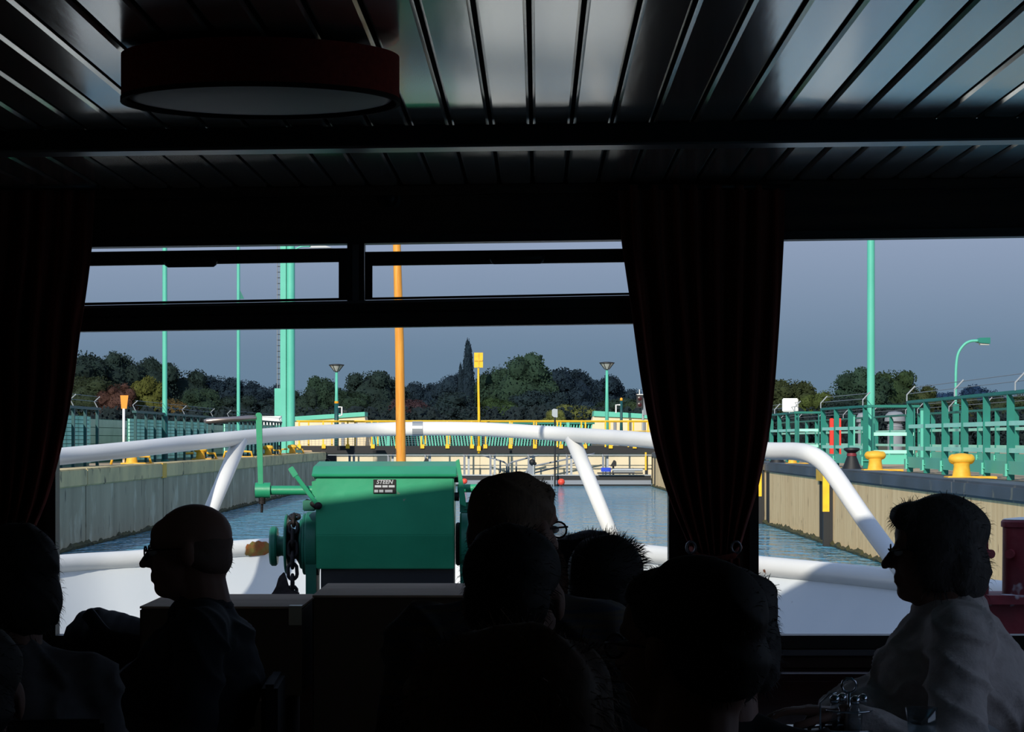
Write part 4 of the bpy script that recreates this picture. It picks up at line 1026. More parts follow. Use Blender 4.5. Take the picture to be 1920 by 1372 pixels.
# white board and grey vents
c = P(1482, 772, 63); t = thing('notice_board', 'white square board on top of the railing beside the curtain', 'board', c)
m = MB(); m.box(c.x-.18, c.x+.18, c.y, c.y+.1, c.z, c.z+.31); m.build('panel', M['white'], t, bevel=.02); m = MB(); m.box(c.x-.03, c.x+.03, c.y+.02, c.y+.08, ZG+1.12, c.z); m.build('stem', M['galv'], t)
for px, Yv, sc_, lb in ((1678, 88, 1, 'grey mushroom vent with domed cap behind the railing right of the thick mast'), (1617, 92, .62, 'smaller grey domed vent left of the thick mast')):
    c = V((X_(px, Yv), Yv, ZG)); t = thing('vent_hood', lb, 'vent', c, 'grey domed vents behind the right railing')
    r = .33*sc_; h = 1.42
    m = MB(); m.lathe([(r*.72, 0), (r*.72, h-.42), (r*.6, h-.4), (r*.6, h-.3)], c, n=24); m.build('stack', M['greyp'], t, angle=40)
    m = MB()
    for k in range(4): m.lathe([(r*.7, h-.42+.07*k-.3), (r*.82, h-.40+.07*k-.3), (r*.7, h-.385+.07*k-.3)], c, n=20)
    m.build('louvre', M['galv'], t)
    m = MB(); m.lathe([(r, h-.32), (r, h-.28), (r*.92, h-.12), (r*.6, h-.02), (.02, h)], c, n=28); m.build('dome', M['greyp'], t, angle=50)

# ---- masts and lamps
def mast(label, px, Y, w_, zb, zt, name='mast', taper=.9, sq=False, mt='teal', collar=None, extra=None):
    c = V((X_(px, Y), Y, zb)); t = thing(name, label, 'mast', c); r = w_/2*Y/F
    m = MB()
    if sq: m.box(c.x-r, c.x+r, Y-r, Y+r, zb, zt)
    else: m.tube([c, V((c.x, Y, zt))], [r, r*taper], 20)
    m.build('shaft', M[mt], t, angle=40)
    m = MB(); m.lathe([(r*1.7, 0), (r*1.7, .02), (r*1.1, .05)], c, n=16); m.build('foot_flange', M['teald'], t)
    return t, c, r
t, c, r = mast('thick light teal mast standing on the right quay', 1633, 51, 15, ZG, 9, taper=.92)
t, c, r = mast('teal mast on the left quay, first from the left curtain', 309, 66, 9.5, ZG, 10)
m = MB(); zq = Z_(780, 66); m.cyl(c, V((c.x, c.y, zq)), r*1.25, n=20); m.build('base_sleeve', M['tealpost'], t, angle=40)
t, c, r = mast('thin teal mast on the left quay, second from the left curtain', 447, 84, 6.5, ZG, 12)
m = MB(); z5 = Z_(560, 84); m.prism([V((c.x+r, 84, z5+.25)), V((c.x+r+.12, 84, z5)), V((c.x+r, 84, z5))], (0, .03, 0)); m.build('cleat', M['teald'], t)
# the thick double column with cabinet, cable and lamp arm
Yk = 108; c = V((X_(545, Yk), Yk, ZG)); r = 8/F*Yk
t = thing('teal_column', 'thick light teal double column with lamp arm at the far left end of the lock', 'column', c)
m = MB(); m.cyl(c, V((c.x, Yk, 12)), r, n=28); m.build('round_shaft', M['teal'], t, angle=40)
m = MB(); m.box(X_(526, Yk), X_(536.5, Yk), Yk-.12, Yk+.12, ZG, 12); m.build('square_shaft', M['teal'], t)
m = MB(); m.box(X_(515, Yk), X_(526.5, Yk), Yk-.1, Yk+.1, ZG+.3, Z_(728, Yk)); m.build('cabinet', M['teal'], t)
m = MB(); x = X_(520, Yk); m.tube([V((x, Yk, Z_(728, Yk))), V((x, Yk, 12))], .018, 6); x = X_(524, Yk); m.tube([V((x, Yk, Z_(728, Yk))), V((x, Yk, 12))], .01, 6); m.build('ladder_rail', M['greyp'], t)
for i in range(30):
    z = Z_(722, Yk)+i*.22; m = MB(); m.cyl(V((X_(519, Yk), Yk, z)), V((X_(526, Yk), Yk, z)), .015, n=6); m.build('rung', M['blackm'], t)
m = MB(); m.prism([V((c.x+r*.9, Yk, ZG+.35)), V((c.x+r*.9+.38, Yk, ZG)), V((c.x+r*.9, Yk, ZG))], (0, .05, 0)); m.build('gusset', M['tealpost'], t)
m = MB(); m.tube(catmull([P(550, 472, Yk), P(556, 466, Yk), P(566, 462, Yk), P(582, 461.5, Yk)], 5), .035, 10); ar = m.build('lamp_arm', M['teal'], t, smooth=True)
m = MB(); m.prism([P(580, 460, Yk), P(606, 459, Yk), P(622, 464, Yk), P(580, 464.5, Yk)], (0, .3, 0)); m.build('lamp_head', M['galv'], ar)
# curved street lamp on the right
Yv = 85; c = V((X_(1792, Yv), Yv, ZG)); t = thing('street_lamp', 'slim teal street lamp with curved arm beyond the right railing', 'lamp', c)
m = MB(); m.tube([c, P(1792, 760, Yv)]+catmull([P(1792, 720, Yv), P(1793, 685, Yv), P(1797, 662, Yv), P(1808, 646, Yv), P(1820, 639.5, Yv), P(1834, 638.5, Yv)], 5), .042, 12); m.build('pole', M['teal'], t, smooth=True)
m = MB(); m.box(c.x-.09, c.x+.09, Yv-.09, Yv+.09, ZG, Z_(757, Yv)); m.build('lower_pole', M['teald'], t)
m = MB(); m.prism([P(1832, 636, Yv), P(1838, 633, Yv), P(1857, 632.5, Yv), P(1857, 644, Yv), P(1838, 642.5, Yv), P(1832, 641, Yv)], (0, .35, 0)); h_ = m.build('lamp_head', M['teald'], t)
m = MB(); m.prism([P(1838, 643.5, Yv)+V((0, .05, 0)), P(1856, 645, Yv)+V((0, .05, 0)), P(1855, 646.5, Yv)+V((0, .05, 0)), P(1839, 646, Yv)+V((0, .05, 0))], (0, .25, 0)); m.build('lens', M['glasslamp'], h_)
# orange marker
Ym = 58; c = V((X_(232, Ym), Ym, ZG)); t = thing('lane_marker', 'white stake with orange tapered marker on the left quay', 'marker', c)
m = MB(); m.cyl(c, P(232, 766, Ym), .028, n=12); m.build('stake', M['white'], t, smooth=True)
m = MB(); m.prism([P(227.5, 766, Ym), P(237.5, 766, Ym), P(240.5, 741, Ym), P(225.5, 741, Ym)], (0, .05, 0)); m.build('marker_board', M['orange'], t)

# ---- left fence
def fence(label, pxs, X0=-8.3, panel='tealpanel', nsl=12, group=None, posts=True, ztop=None, mt='tealpost'):
    Ys = [F*-X0/(960-p) for p in pxs]; zt = 1.13
    t = thing('quay_fence', label, 'fence', (X0, (Ys[0]+Ys[-1])/2, ZG), group)
    if posts:
        for y in Ys:
            m = MB(); hw = .055; m.box(X0-.03, X0+.025, y-.05, y+.05, ZG, ZG+zt-.02); m.build('post', M[mt], t)
        m = MB(); m.box(X0-.05, X0+.05, Ys[0]-.2, Ys[-1]+.2, ZG+zt-.02, ZG+zt+.03); m.build('top_rail', M[mt], t)
    for a, b_ in zip(Ys, Ys[1:]):
        m = MB(); n_ = nsl
        for k in range(n_):
            z = ZG+.06+(zt-.2)*k/n_; m.box(X0-.16, X0-.13, a+.01, b_-.01, z, z+(zt-.2)/n_-.012)
        o = m.build('slat_panel', M[panel], t); o['kind'] = 'stuff'
        m = MB(); m.box(X0-.185, X0-.165, a, b_, ZG, ZG+zt-.14); m.build('backing_sheet', M['teald'], t)
    if posts:
        for y in (Ys[0], Ys[len(Ys)//2], Ys[-1]):
            m = MB(); p = V((X0, y, ZG+zt+.03)); m.tube([p, p+V((-.06, 0, .12)), p+V((.05, 0, .22))], .012, 6); m.build('wire_bracket', M['galv'], t)
        m = MB()
        for k in (.12, .22): m.tube([V((X0, Ys[0], ZG+zt+.03+k)), V((X0, Ys[-1], ZG+zt+.03+k))], .005, 5)
        m.build('wire', M['greyp'], t)
    return t
fence('dark posted fence with light teal slats nearest the left curtain', [92, 115, 137.6, 160, 182.6])
fence('grey green recessed fence panel behind the orange marker', [150, 190, 222, 262], X0=-9.3, panel='greypanel', nsl=5, posts=False)
fence('dark posted fence with light teal slats behind the first teal mast', [254, 274, 291, 306, 330, 346, 360, 372, 385, 399])
fence('beige recessed fence panel behind the left rail strut', [360, 398, 440], X0=-9.3, panel='greypanel', nsl=5, posts=False)
fence('dark posted fence with light teal slats behind the green crank arm', [430, 438, 447, 456, 465, 472, 479, 486, 492, 498, 504, 510, 516, 521, 526], nsl=8)
m = MB(); c = P(510, 800, 100); m.box(c.x-.38, c.x+.38, 99.5, 99.7, Z_(797, 100), Z_(780, 100)); m.box(c.x-.05, c.x+.05, 99.7, 99.8, ZG, Z_(780, 100)); tag(m.build('notice_board', M['whitep'], None, (c.x, 99.6, ZG)), 'white rectangular board left of the thick teal column', 'board')

# ================================================================== THE GATE AT THE FAR END
YB = 114.0
def g_(px, py, Y=YB): return P(px, py, Y)
br = thing('walkway_bridge', 'dark walkway with yellow railing spanning the far lock gate', 'bridge', (0, YB, 1.3))
m = MB(); m.box(X_(556, YB), X_(1226, YB), YB, YB+1.2, Z_(844, YB), Z_(835.5, YB)); m.build('deck_girder', M['blackm'], br)
posts = [561, 575, 606, 619, 652, 663, 697, 706, 743, 755, 790, 796, 838, 842, 884, 910, 956, 960, 1001, 1006, 1045, 1052, 1090, 1099, 1135, 1145, 1178, 1190, 1215]
for i, px in enumerate(posts):
    m = MB(); w_ = 1.4; yy = YB-.03 if i % 2 == 0 else YB+1.1
    m.box(X_(px-w_, YB), X_(px+w_, YB), yy, yy+.05, Z_(838, YB), Z_(788, YB)); m.build('railing_post', M['yellow'], br)
for yy, py in ((YB-.02, 789), (YB-.02, 808), (YB+1.11, 790), (YB+1.11, 808)):
    m = MB(); m.tube([(X_(556, YB), yy, Z_(py, YB)), (X_(1226, YB), yy, Z_(py, YB))], .028 if py < 800 else .018, 8); m.build('railing_bar', M['yellow'], br)
for px in (561, 607, 652, 699, 745, 792, 839, 885, 910, 957, 1003, 1052, 1097, 1145, 1190):
    m = MB(); m.box(X_(px-3.6, YB), X_(px+3.6, YB), YB-.07, YB-.002, Z_(840.5, YB), Z_(833, YB)); m.build('post_bracket', M['yellow'], br)
# wire mesh infill of the railing
m = MB()
for k in range(96):
    px = 556+k*7; m.tube([(X_(px, YB), YB+.005, Z_(835, YB)), (X_(px, YB), YB+.005, Z_(808, YB))], .006, 4, caps=False)
for k in range(6):
    z = Z_(812+k*4, YB); m.tube([(X_(556, YB), YB+.005, z), (X_(1226, YB), YB+.005, z)], .005, 4, caps=False)
o = m.build('wire_mesh', M['greyp'], br); o['kind'] = 'stuff'
for px in (593, 658, 731, 801, 874, 923, 995, 1067, 1135):
    for dx, mt in ((-3.5, 'greyp'), (4.5, 'galv')):
        m = MB(); m.box(X_(px+dx-2, YB), X_(px+dx+2, YB), YB+.3, YB+.5, .3, Z_(843, YB)); m.build('support_column', M[mt], br)
    m = MB(); m.prism([P(px-9, 844, YB), P(px+9, 844, YB), P(px+4, 853, YB), P(px-4, 853, YB)], (0, .25, 0)); m.build('column_head', M['blackm'], br)
# floating gate beam / fender pontoon
YP = 110.6
t = thing('lock_gate', 'low black steel gate with grey catwalk rails across the far end of the chamber', 'gate', (0, YP, 0))
m = MB(); m.box(XL+.05, XR-.02, YP, YP+1.5, -.5, Z_(890.5, YP)); m.build('gate_body', M['blackm'], t)
m = MB(); m.box(XL+.05, XR-.02, YP-.06, YP, Z_(908, YP), Z_(900, YP)); m.build('fender_beam', M['greyp'], t)
m = MB(); m.box(XL+.05, XR-.02, YP-.04, YP+.2, Z_(891.5, YP), Z_(889.5, YP)); m.box(XL+.05, XR-.02, YP+.1, YP+.14, Z_(853.5, YP), Z_(852.2, YP)); m.build('catwalk_rail', M['galv'], t)
m = MB()
for i in range(20):
    x = XL+.3+i*.67; m.box(x, x+.03, YP+.1, YP+.13, Z_(899, YP), Z_(889, YP))
m.build('catwalk_post', M['greyp'], t)
m = MB(); m.prism([P(983, 889, YP), P(996, 864, YP), P(999, 864, YP), P(999, 889, YP)], (0, .3, 0)); m.build('gate_strut', M['greyp'], t)
m = MB(); m.ell(P(998, 866, YP-.05), (.13, .13, .13), 2); m.ell(P(1003, 869, YP-.05), (.07, .07, .07), 2); m.build('pivot', M['blackm'], t, smooth=True)
m = MB(); m.cyl(P(1148, 881, YP-.1), P(1205, 881, YP-.1), .06, n=14); m.cyl(P(1150, 884.5, YP-.1), P(1190, 884.5, YP-.1), .03, n=8); cy = m.build('hydraulic_cylinder', M['galv'], t, angle=40)
m = MB(); m.box(X_(1127, YP), X_(1145, YP), YP-.2, YP+.0, Z_(884, YP), Z_(876.5, YP)); m.box(X_(1141, YP), X_(1144, YP), YP-.22, YP-.2, Z_(882, YP), Z_(877, YP)); o = m.build('motor', M['blue'], t, bevel=.01); o['label'] = 'blue motor housing'
m = MB(); m.box(X_(1120, YP), X_(1205, YP), YP-.25, YP+.1, Z_(888, YP), Z_(885.5, YP)); m.build('bracket', M['blackm'], t)
# dark machinery lumps on the gate
for px, py, lb in ((649, 872, 'small dark winch on the far gate left of the wooden staff'), (797, 862, 'small dark fitting on the far gate right of the wooden staff'), (1150, 866, 'dark hook shaped fitting at the right end of the far gate')):
    c = P(px, py+8, YP+.3); t2 = thing('gate_fitting', lb, 'fitting', c)
    m = MB(); m.prism([c+V((-.13, 0, 0)), c+V((.13, 0, 0)), c+V((.12, 0, .2)), c+V((.02, 0, .26)), c+V((-.05, 0, .12))], (0, .2, 0)); m.build('housing', M['blackm'], t2, bevel=.02)
    m = MB(); m.cyl(c+V((0, .1, -.42)), c+V((0, .1, 0)), .04, n=8); m.build('stem', M['blackm'], t2)
# beige sill wall and recess behind the gate
gw = thing('gate_sill_wall', None, None, (0, 118, 0), kind='structure')
for a, b_ in ((604, 700), (700, 800), (800, 900), (900, 1000), (1000, 1100), (1100, 1222)):
    m = MB(); m.box(X_(a+.3, 118), X_(b_-.3, 118), 118, 118.6, -.5, Z_(850, 118)); m.build('concrete_panel', M['beige'], gw)
m = MB(); m.box(X_(590, 118), X_(1240, 118), 117.9, 119, Z_(850, 118), Z_(842, 118)); m.build('sill_beam', M['blackm'], gw)
m = MB(); m.box(X_(556, 118), X_(1240, 118), 118.7, 127.5, -.5, Z_(842, 118.6)); m.build('gate_platform', M['quay']).__setitem__('kind', 'structure')
# slanted shadow lines of the walkway railing on the sill wall, modelled as tubes
t = thing('sill_shadow_line', 'pair of bent dark shadow lines in front of the pale sill wall', 'shadow_line', P(958, 886, 117))
for pts in ([(905, 853), (945, 866), (950, 870), (950, 886)], [(954, 886), (954, 870), (960, 866), (1010, 853)], [(938, 864), (938, 886)], [(968, 864), (968, 886)]):
    m = MB(); m.tube([P(a, b_, 117) for a, b_ in pts], .035, 8); m.build('rail', M['greyp'], t, smooth=True)
t = thing('sill_shadow_line', 'long slanting dark handrail right of the bent pair', 'shadow_line', P(1060, 870, 117))  # more tubes drawn for slanted railing shadows
m = MB(); m.tube([P(1003, 873, 117), P(1115, 850, 117)], .035, 8); m.tube([P(1003, 886, 117), P(1100, 862, 117)], .03, 8); m.build('rail', M['greyp'], t)
# teal rib gate behind
YT = 121.0
t = thing('rib_gate', 'teal gate leaf with slanted ribs behind the yellow railed walkway', 'gate', (0, YT, 1.3))
m = MB(); m.box(X_(690, YT), X_(1115, YT), YT, YT+.3, Z_(795, YT), Z_(788, YT)); m.build('top_beam', M['teald'], t)
m = MB(); m.box(X_(560, YT), X_(1225, YT), YT-.1, YT+.3, Z_(842, YT), Z_(836, YT)); m.build('bottom_beam', M['teal'], t)
m = MB(); m.box(X_(700, YT), X_(1110, YT), YT+.25, YT+.3, Z_(838, YT), Z_(792, YT)); m.build('back_sheet', M['tealpost'], t)
m = MB()
for i in range(74):
    a = 702+i*5.5
    if 893 < a < 906: continue
    lean = -6 if a > 900 else 6
    m.bar(P(a, 838, YT+.1), P(a+lean*-1, 795, YT+.1), .045, .06)
o = m.build('rib', M['teal'], t); o['kind'] = 'stuff'
for px in (728, 840, 900, 957, 1065):
    m = MB(); m.box(X_(px-3, YT), X_(px+3, YT), YT-.05, YT+.25, Z_(842, YT), Z_(788, YT)); m.build('stile', M['teal'], t)
for px in range(712, 1110, 36):
    pass
# concrete gate piers with teal coping
YA = 123.0
for poly, cap, lb in (([(550, 842), (550, 786), (680, 778), (683, 778), (697, 842)], [(548, 789), (548, 781), (684, 772), (684, 780)], 'beige concrete pier with teal edge left of the wooden staff'),
                      ([(1088, 850), (1114, 778), (1232, 784), (1232, 850)], [(1113, 780), (1114, 770), (1232, 777), (1232, 785)], 'beige concrete pier with teal edge at the right end of the walkway')):
    t = thing('gate_pier', lb, 'pier', P(poly[0][0]+60, 842, YA), 'concrete piers of the far gate')
    m = MB(); m.prism([P(a, b_, YA) for a, b_ in poly], (0, 2.5, 0)); m.build('pier_body', M['beige'], t)
    m = MB(); m.prism([P(a, b_, YA-.1) for a, b_ in cap], (0, 2.7, 0)); m.build('coping', M['teal'], t)
    for px in ((640, 664) if poly[0][0] < 600 else (1150, 1205)):
        m = MB(); m.box(X_(px, YA), X_(px+5, YA), YA-.08, YA-.005, Z_(842, YA), Z_(790, YA)); m.build('pilaster', M['greyp'], t)
# lamps like inverted cones
for px, ytop, yb, lb in ((631, 683, 842, 'teal lamp post with inverted cone head left of the wooden staff'), (1138, 679, 842, 'teal lamp post with inverted cone head left of the centre curtain')):
    Yq = 119.5; t = thing('lamp_post', lb, 'lamp', V((X_(px, Yq), Yq, Z_(yb, Yq))), 'cone headed lamp posts at the far gate')
    m = MB(); c = V((X_(px, Yq), Yq, 0)); zt = Z_(ytop+15, Yq); zb = Z_(yb, Yq)
    m.tube([V((c.x, Yq, zb)), V((c.x, Yq, Z_(752, Yq))), V((c.x, Yq, Z_(740, Yq))), V((c.x, Yq, zt))], [.085, .075, .066, .056], 14); m.build('pole', M['teal'], t, smooth=True)
    if px < 700:
        m = MB(); m.cyl(V((c.x, Yq, zb)), V((c.x, Yq, Z_(756, Yq))), .095, n=14); m.build('lower_pole', M['tealpost'], t, smooth=True)
        m = MB(); m.cyl(V((c.x, Yq, Z_(756, Yq))), V((c.x, Yq, Z_(752, Yq))), .09, n=14); m.build('amber_band', M['amber'], t)
    hd = MB(); hd.lathe([(.06, 0), (.1, .03), (.29, .27)], V((c.x, Yq, Z_(ytop+13.5, Yq))), n=20); hd = hd.build('glass_cone', M['glasslamp'], t, angle=40)
    m = MB()
    for k in range(6):
        a = k*PI/3; u = V((math.cos(a), math.sin(a), 0)); b0 = V((c.x, Yq, Z_(ytop+13.5, Yq)))
        m.tube([b0+u*.09, b0+u*.3+V((0, 0, .27))], .016, 6)
    m.build('cone_ribs', M['blackm'], hd)
    m = MB(); m.lathe([(.32, .26), (.335, .275), (.33, .3), (.12, .33)], V((c.x, Yq, Z_(ytop+13.5, Yq))), n=20); m.build('lid', M['blackm'], t, angle=40)
    m = MB(); m.lathe([(.05, -.06), (.06, 0), (.075, .02)], V((c.x, Yq, Z_(ytop+13.5, Yq))), n=14); m.build('neck', M['blackm'], t)
def cbracket(px, py, Yq, parent):
    m = MB(); m.tube([P(px, py, Yq), P(px+8, py, Yq), P(px+8, py+16, Yq), P(px+1, py+17, Yq)], .035, 8); m.build('bracket', M['white'], parent)
t = thing('signal_post', 'dark teal post with amber top right of the right cone lamp', 'post', V((X_(1165, 118.6), 118.6, Z_(842, 118.6))))
m = MB(); m.tube([P(1165, 842, 118.6), P(1165, 790, 118.6), P(1165, 751, 118.6)], [.085, .06, .055], 12); m.build('shaft', M['tealpost'], t, smooth=True)
m = MB(); m.lathe([(.055, 0), (.06, .03), (.055, .1), (.02, .13)], P(1165, 751, 118.6), n=12); m.build('beacon', M['amber'], t, smooth=True)
m = MB(); m.tube([P(1163, 759, 118.6), P(1155, 759, 118.6), P(1155, 774, 118.6)], .035, 8); m.build('bracket', M['white'], t)
t = thing('junction_box', 'small white angled bracket beside the left cone lamp post', 'bracket', P(640, 780, 119.2))
m = MB(); m.tube([P(634, 763, 119.3), P(641, 763, 119.3), P(641, 778, 119.3), P(635, 780, 119.3)], .035, 8); m.build('pipe', M['white'], t)
m = MB(); m.box(X_(643, 119.3), X_(650, 119.3), 119.3, 119.5, Z_(773, 119.3), Z_(769, 119.3)); m.box(X_(641, 119.3), X_(644, 119.3), 119.3, 119.4, Z_(772, 119.3), Z_(770, 119.3)); m.build('floodlight', M['blackm'], t)
# traffic signal
Yq = 119; t = thing('traffic_signal', 'black signal head with two dark red lenses at the centre curtain edge', 'signal', V((X_(1206, Yq), Yq, Z_(842, Yq))))
m = MB(); m.cyl(V((X_(1206, Yq), Yq+.15, Z_(842, Yq))), P(1206, 745, Yq)+V((0, .15, 0)), .05, n=12); m.build('pole', M['galv'], t)
m = MB(); m.box(X_(1193.5, Yq), X_(1205.5, Yq), Yq-.08, Yq+.1, Z_(765, Yq), Z_(740.5, Yq)); hd = m.build('housing', M['blackm'], t, bevel=.02)
m = MB(); m.box(X_(1193, Yq), X_(1206, Yq), Yq-.12, Yq+.1, Z_(740.3, Yq), Z_(738.8, Yq)); m.cyl(P(1199, 739, Yq), P(1199, 730, Yq), .02, n=8); m.build('hood', M['white'], t)
for py in (747, 758.5):
    m = MB(); m.lathe([(.085, 0), (.085, .02), (.03, .035)], V((X_(1199.5, Yq), Yq-.08, Z_(py, Yq))), (0, -1, 0), 20); m.build('lens', M['signalred'], hd, angle=40)
m = MB(); m.box(X_(1206, Yq), X_(1216, Yq), Yq, Yq+.2, Z_(778, Yq), Z_(746, Yq)); m.build('control_box', M['greyp'], t)
# yellow sign
Yq = 113.9; t = thing('yellow_sign', 'tall yellow post with square yellow panel of four fields before the trees', 'sign', V((X_(897, Yq), Yq, Z_(848, Yq))))
m = MB(); m.tube([P(898, 850, Yq), P(898, 780, Yq), P(897, 720, Yq), P(897, 690, Yq)], [.055, .055, .045, .04], 12); m.build('pole', M['yellow'], t, smooth=True)
m = MB(); m.box(X_(889, Yq), X_(905.5, Yq), Yq-.03, Yq+.0, Z_(689, Yq), Z_(661, Yq)); bd = m.build('panel', M['yellow'], t)
m = MB(); m.box(X_(889.4, Yq), X_(905, Yq), Yq-.06, Yq-.031, Z_(677, Yq), Z_(674.5, Yq)); m.box(X_(896.6, Yq), X_(898.4, Yq), Yq-.05, Yq-.031, Z_(688.5, Yq), Z_(661.5, Yq)); m.build('cross_bar', M['yellowb'], bd)
m = MB(); m.box(X_(894.5, Yq), X_(901.5, Yq), Yq-.1, Yq+.1, Z_(845, Yq), Z_(836, Yq)); m.build('clamp', M['yellow'], t)
# sensor post
Yq = 110.2; t = thing('sensor_post', 'black pole with grey hooded box rising from the far gate', 'post', V((X_(1040.5, Yq), Yq, 0)))
m = MB(); m.cyl(V((X_(1040.5, Yq), Yq, -.3)), P(1040.5, 782, Yq), .035, n=10); m.build('pole', M['blackm'], t)
m = MB(); m.prism([P(1035, 779, Yq), P(1035, 768, Yq), P(1038, 766, Yq), P(1045.5, 767, Yq), P(1045.5, 782, Yq), P(1040, 783, Yq)], (0, .25, 0)); m.build('hooded_box', M['galv'], t)
t = thing('mooring_post', 'pair of thin dark stakes left of the round red buoy', 'post', V((X_(1035, 109.6), 109.6, 0)))
for px in (1034, 1038):
    m = MB(); m.cyl(V((X_(px, 109.6), 109.6, -.3)), P(px, 893, 109.6), .02, n=8); m.build('stake', M['galv'], t)
for px, py, r, lb in ((1052.5, 903.5, 6.7, 'round red buoy floating before the far gate right of the tall man\'s head'), (871, 902, 5.5, 'red buoy just above the windlass shaft beside the tall man\'s head')):
    Yq = 109.3; c = P(px, py, Yq); r_ = r/F*Yq; t = thing('buoy', lb, 'buoy', c, 'red buoys at the far gate')
    m = MB(); m.ell(c, (r_, r_, r_*.98), 3); m.build('float', M['buoy'], t, smooth=True)
    m = MB(); m.cyl(c+V((0, 0, r_*.9)), c+V((0, 0, r_*1.25)), .03, n=8); m.build('eye', M['blackm'], t)
    m = MB(); m.cyl(c-V((0, 0, r_*.9)), V((c.x, c.y, -.2)), .012, n=6); m.build('rope', M['blackm'], t)
# ladder of dark machinery, left end of the gate
t = thing('gate_machinery', 'dark machinery block at the left end of the far gate', 'machinery', P(615, 890, 111.5))
m = MB(); m.box(X_(604, 111.5), X_(628, 111.5), 112.2, 112.6, .2, Z_(852, 111.5)); m.build('frame', M['blackm'], t)
m = MB(); m.cyl(P(612, 866, 111.4)+V((0, .4, 0)), P(612, 866, 111.4), .14, n=16); m.build('wheel', M['iron'], t)

# ================================================================== TREES
def crown_mesh(seed, kind):
    rnd = random.Random(seed); b = bmesh.new(); lobes = []
    if kind == 'poplar':
        for i in range(16):
            z = .06+.9*i/15; r = .13*math.sin(PI*min(1, (z+.08)/1.12))**.8+.02
            lobes.append((V((rnd.uniform(-.02, .02), rnd.uniform(-.02, .02), z)), r*1.0, r*1.4))
    else:
        n = 24
        for i in range(n):
            a = rnd.uniform(0, 2*PI); z = rnd.uniform(.12, .86); R_ = .42*math.sqrt(max(.05, 1-((z-.42)/.55)**2))*rnd.uniform(.45, 1)
            r = rnd.uniform(.13, .2)*(1 if z < .6 else .85); lobes.append((V((math.cos(a)*R_*.9, math.sin(a)*R_*.9, z)), r, r*.85))
        lobes.append((V((0, 0, .5)), .36, .42))
    for c, r, rz in lobes:
        bmesh.ops.create_icosphere(b, subdivisions=2, radius=1, matrix=Matrix.Translation(c) @ Matrix.Diagonal((r*.86, r*.86, rz*.86, 1)))
    for v in b.verts:
        v.co += V((noise.noise(v.co*14), noise.noise(v.co*14+V((9, 0, 0))), noise.noise(v.co*14+V((0, 9, 0)))))*.035
    for c, r, rz in lobes:
        for _ in range(int(2600*r*r*4)+30):
            d = V((rnd.gauss(0, 1), rnd.gauss(0, 1), rnd.gauss(.25, 1))).normalized(); k = rnd.uniform(.86, 1.1)
            p = c+V((d.x*r*k, d.y*r*k, d.z*rz*k)); s = rnd.uniform(.008, .019)
            u = V((rnd.gauss(0, 1), rnd.gauss(0, 1), rnd.gauss(0, 1))).normalized(); v = u.orthogonal().normalized()
            vs_ = [b.verts.new(p+u*s), b.verts.new(p+v*s*.7), b.verts.new(p-u*s), b.verts.new(p-v*s*.7)]
            b.faces.new(vs_)
    me = bpy.data.meshes.new('crown'); b.to_mesh(me); b.free(); me.materials.append(M['leaf']); return me
def trunk_mesh():
    m = MB(); m.tube([(0, 0, -.02), (.01, 0, .2), (-.01, .01, .5)], [.035, .025, .015], 8)
    for a in range(4): m.tube([(0, 0, .25), (.15*math.cos(a*1.7), .15*math.sin(a*1.7), .5)], [.014, .006], 6)
    me = m.mesh(); me.materials.append(M['bark']); return me
CR = [crown_mesh(s, 'round') for s in (1, 2, 3, 4)]; CP = crown_mesh(9, 'poplar'); TM = trunk_mesh()
DG, MG, BG, OL, RD, YG, DB = (32, 45, 42), (40, 58, 46), (34, 54, 56), (70, 80, 40), (70, 50, 44), (92, 98, 52), (30, 44, 54)  # DG and DB carry painted haze, a bluish darkening of the leaves
def tree(px, top, Y, wpx, var, col, label, group='trees beyond the lock', name='tree', rz=0):
    c = V((X_(px, Y), Y, ZQ-.02)); H_ = (Z_(top, Y)-c.z)*1.03; W_ = wpx*(1.3 if var != 'p' else 1)*Y/F/.95
    t = thing(name, label, 'tree', c, group); t.rotation_euler = (0, 0, rz); t.scale = (W_, W_, H_)
    for nm, me in (('crown', CP if var == 'p' else CR[var]), ('trunk', TM)):
        o = bpy.data.objects.new(nm, me); C.objects.link(o); o.parent = t; o.color = (*lin(col), 1); 
        if var == 'p' and nm == 'crown': o.scale = (2.4, 2.4, 1)
